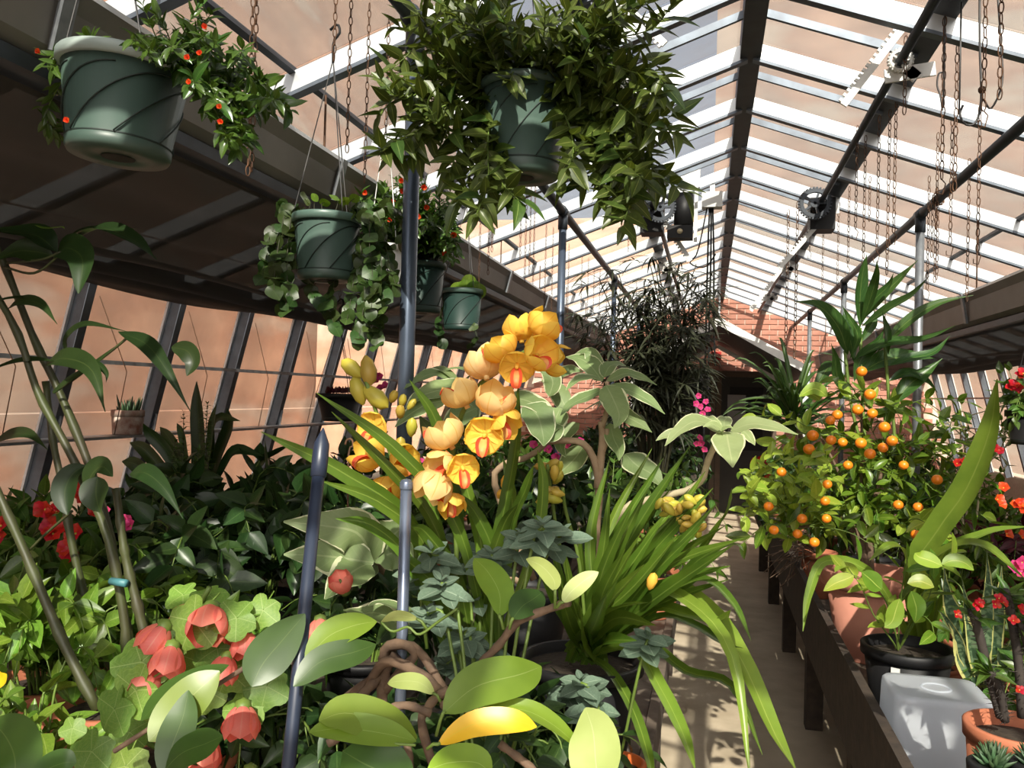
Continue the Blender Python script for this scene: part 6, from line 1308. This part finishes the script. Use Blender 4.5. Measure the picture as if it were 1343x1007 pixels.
# ---- small haworthias in the corner
for k, (u, v) in enumerate(((1303, 1000), (1358, 1000))):
    c0 = at(u, v, Y=1.72); base = Vector((c0.x, c0.y, BR))
    t = thing('haworthia', 'small spiky green succulent rosette in front of the thorny plant', 'potted plant', base, 'small spiky succulents'); pot_parts(t, base, 0.036, 0.03, c0.z - BR, 'black_plastic')
    for i in range(40):
        th = i * 2.4; el = 0.25 + i * 0.032; o = Vector((math.cos(th) * math.cos(el), math.sin(th) * math.cos(el), math.sin(el))); L = 0.042
        b_ = base + Vector((0, 0, c0.z - BR - 0.008)); MB().tube([b_, b_ + o * L * 0.5, b_ + o * L + Vector((0, 0, 0.006))], [0.006, 0.005, 0.0005], 5).build('leaf', 'leaf_succulent', t)
# ---- foliage further along the right bench
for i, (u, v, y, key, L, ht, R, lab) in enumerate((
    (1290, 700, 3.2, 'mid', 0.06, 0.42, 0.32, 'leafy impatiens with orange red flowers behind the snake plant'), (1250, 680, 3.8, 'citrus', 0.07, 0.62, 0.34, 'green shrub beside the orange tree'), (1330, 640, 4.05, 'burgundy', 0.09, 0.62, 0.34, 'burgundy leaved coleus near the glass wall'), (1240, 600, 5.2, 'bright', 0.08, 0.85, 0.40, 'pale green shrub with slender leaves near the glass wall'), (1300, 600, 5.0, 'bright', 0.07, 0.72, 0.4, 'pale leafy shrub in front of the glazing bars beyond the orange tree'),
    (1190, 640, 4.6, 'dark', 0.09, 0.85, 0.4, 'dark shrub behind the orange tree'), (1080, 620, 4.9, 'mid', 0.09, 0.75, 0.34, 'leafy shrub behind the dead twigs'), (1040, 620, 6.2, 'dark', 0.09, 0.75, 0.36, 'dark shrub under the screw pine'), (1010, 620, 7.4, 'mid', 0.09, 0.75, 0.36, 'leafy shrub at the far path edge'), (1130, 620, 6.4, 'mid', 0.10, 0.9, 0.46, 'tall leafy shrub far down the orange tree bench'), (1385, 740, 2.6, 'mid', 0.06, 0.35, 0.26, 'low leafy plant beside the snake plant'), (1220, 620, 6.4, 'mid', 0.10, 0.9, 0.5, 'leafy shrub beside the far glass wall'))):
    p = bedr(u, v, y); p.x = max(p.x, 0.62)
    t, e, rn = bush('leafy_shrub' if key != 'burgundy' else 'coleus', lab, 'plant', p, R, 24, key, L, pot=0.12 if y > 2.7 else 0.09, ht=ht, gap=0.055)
    if i == 0: blooms(t, rn, [(1308, 655, 3.1), (1312, 662, 3.1), (1331, 664, 3.1), (1336, 660, 3.1), (1340, 668, 3.1), (1316, 640, 3.1), (1320, 700, 3.0), (1339, 703, 3.0)], 9, 'flame'); blooms(t, rn, [(1330, 745, 2.8), (1340, 738, 2.8), (1338, 752, 2.8)], 12, 'pink')
    if i == 7: blooms(t, rn, [(990, 608), (998, 604), (1002, 612), (1003, 632), (1008, 628), (994, 612)], 8, 'red', 5.6)
    if i == 2: blooms(t, rn, [(1255, 608, 3.7), (1262, 606, 3.7), (1304, 590, 3.6), (1310, 592, 3.6)], 8, 'red')
# ---- trailing geranium hung at the right edge
tp = at(1352, 538, Y=3.0)
t = thing('hanging_pot', 'small dark hanging pot with trailing red geranium under the netting beyond the orange tree', 'hanging plant', tp)
hanging_pot(t, tp, 0.07, 0.11, 0.8, 'black_plastic', 0, hang_to=tp + Vector((0, 0, 0.30)))
pl = Plant(t)
for i in range(16):
    a = rq.uniform(-1, 1); pl.sprig(pts([(1350, 538), (1342 + 14 * a, 520), (1335 + 26 * a, 510 + rq.uniform(-25, 55))], (3.0, 3.0 - rq.uniform(-.05, .12))), 'mid', 0.045, 0.03, rq, 1.0, 0.1, 0.002)
pl.finish('stem_green'); blooms(t, rq, [(1328, 505), (1333, 508), (1330, 512), (1336, 495), (1342, 490), (1324, 510)], 9, 'red', 2.95)
# pale bare twigs by the right glass
p = bedr(1270, 640, 4.4); t = thing('bare_shrub', 'pale twiggy shrub with few leaves in front of the glass wall', 'plant', p); pot_parts(t, p, 0.10, 0.08, 0.14, 'terracotta'); pl = Plant(t)
for i in range(12):
    P = [p + Vector((0, 0, 0.12))] + pts([(1255 + rq.uniform(-25, 30), 650), (1260 + rq.uniform(-50, 70), 590 + rq.uniform(-20, 20)), (1275 + rq.uniform(-70, 80), 550 + rq.uniform(-25, 50))], (4.4, 4.4 + rq.uniform(-.3, .2)))
    pl.sprig(P, 'bright', 0.05, 0.075, rq, 0.9, 0.2, 0.006, 0.45)
pl.finish('bark_pale')
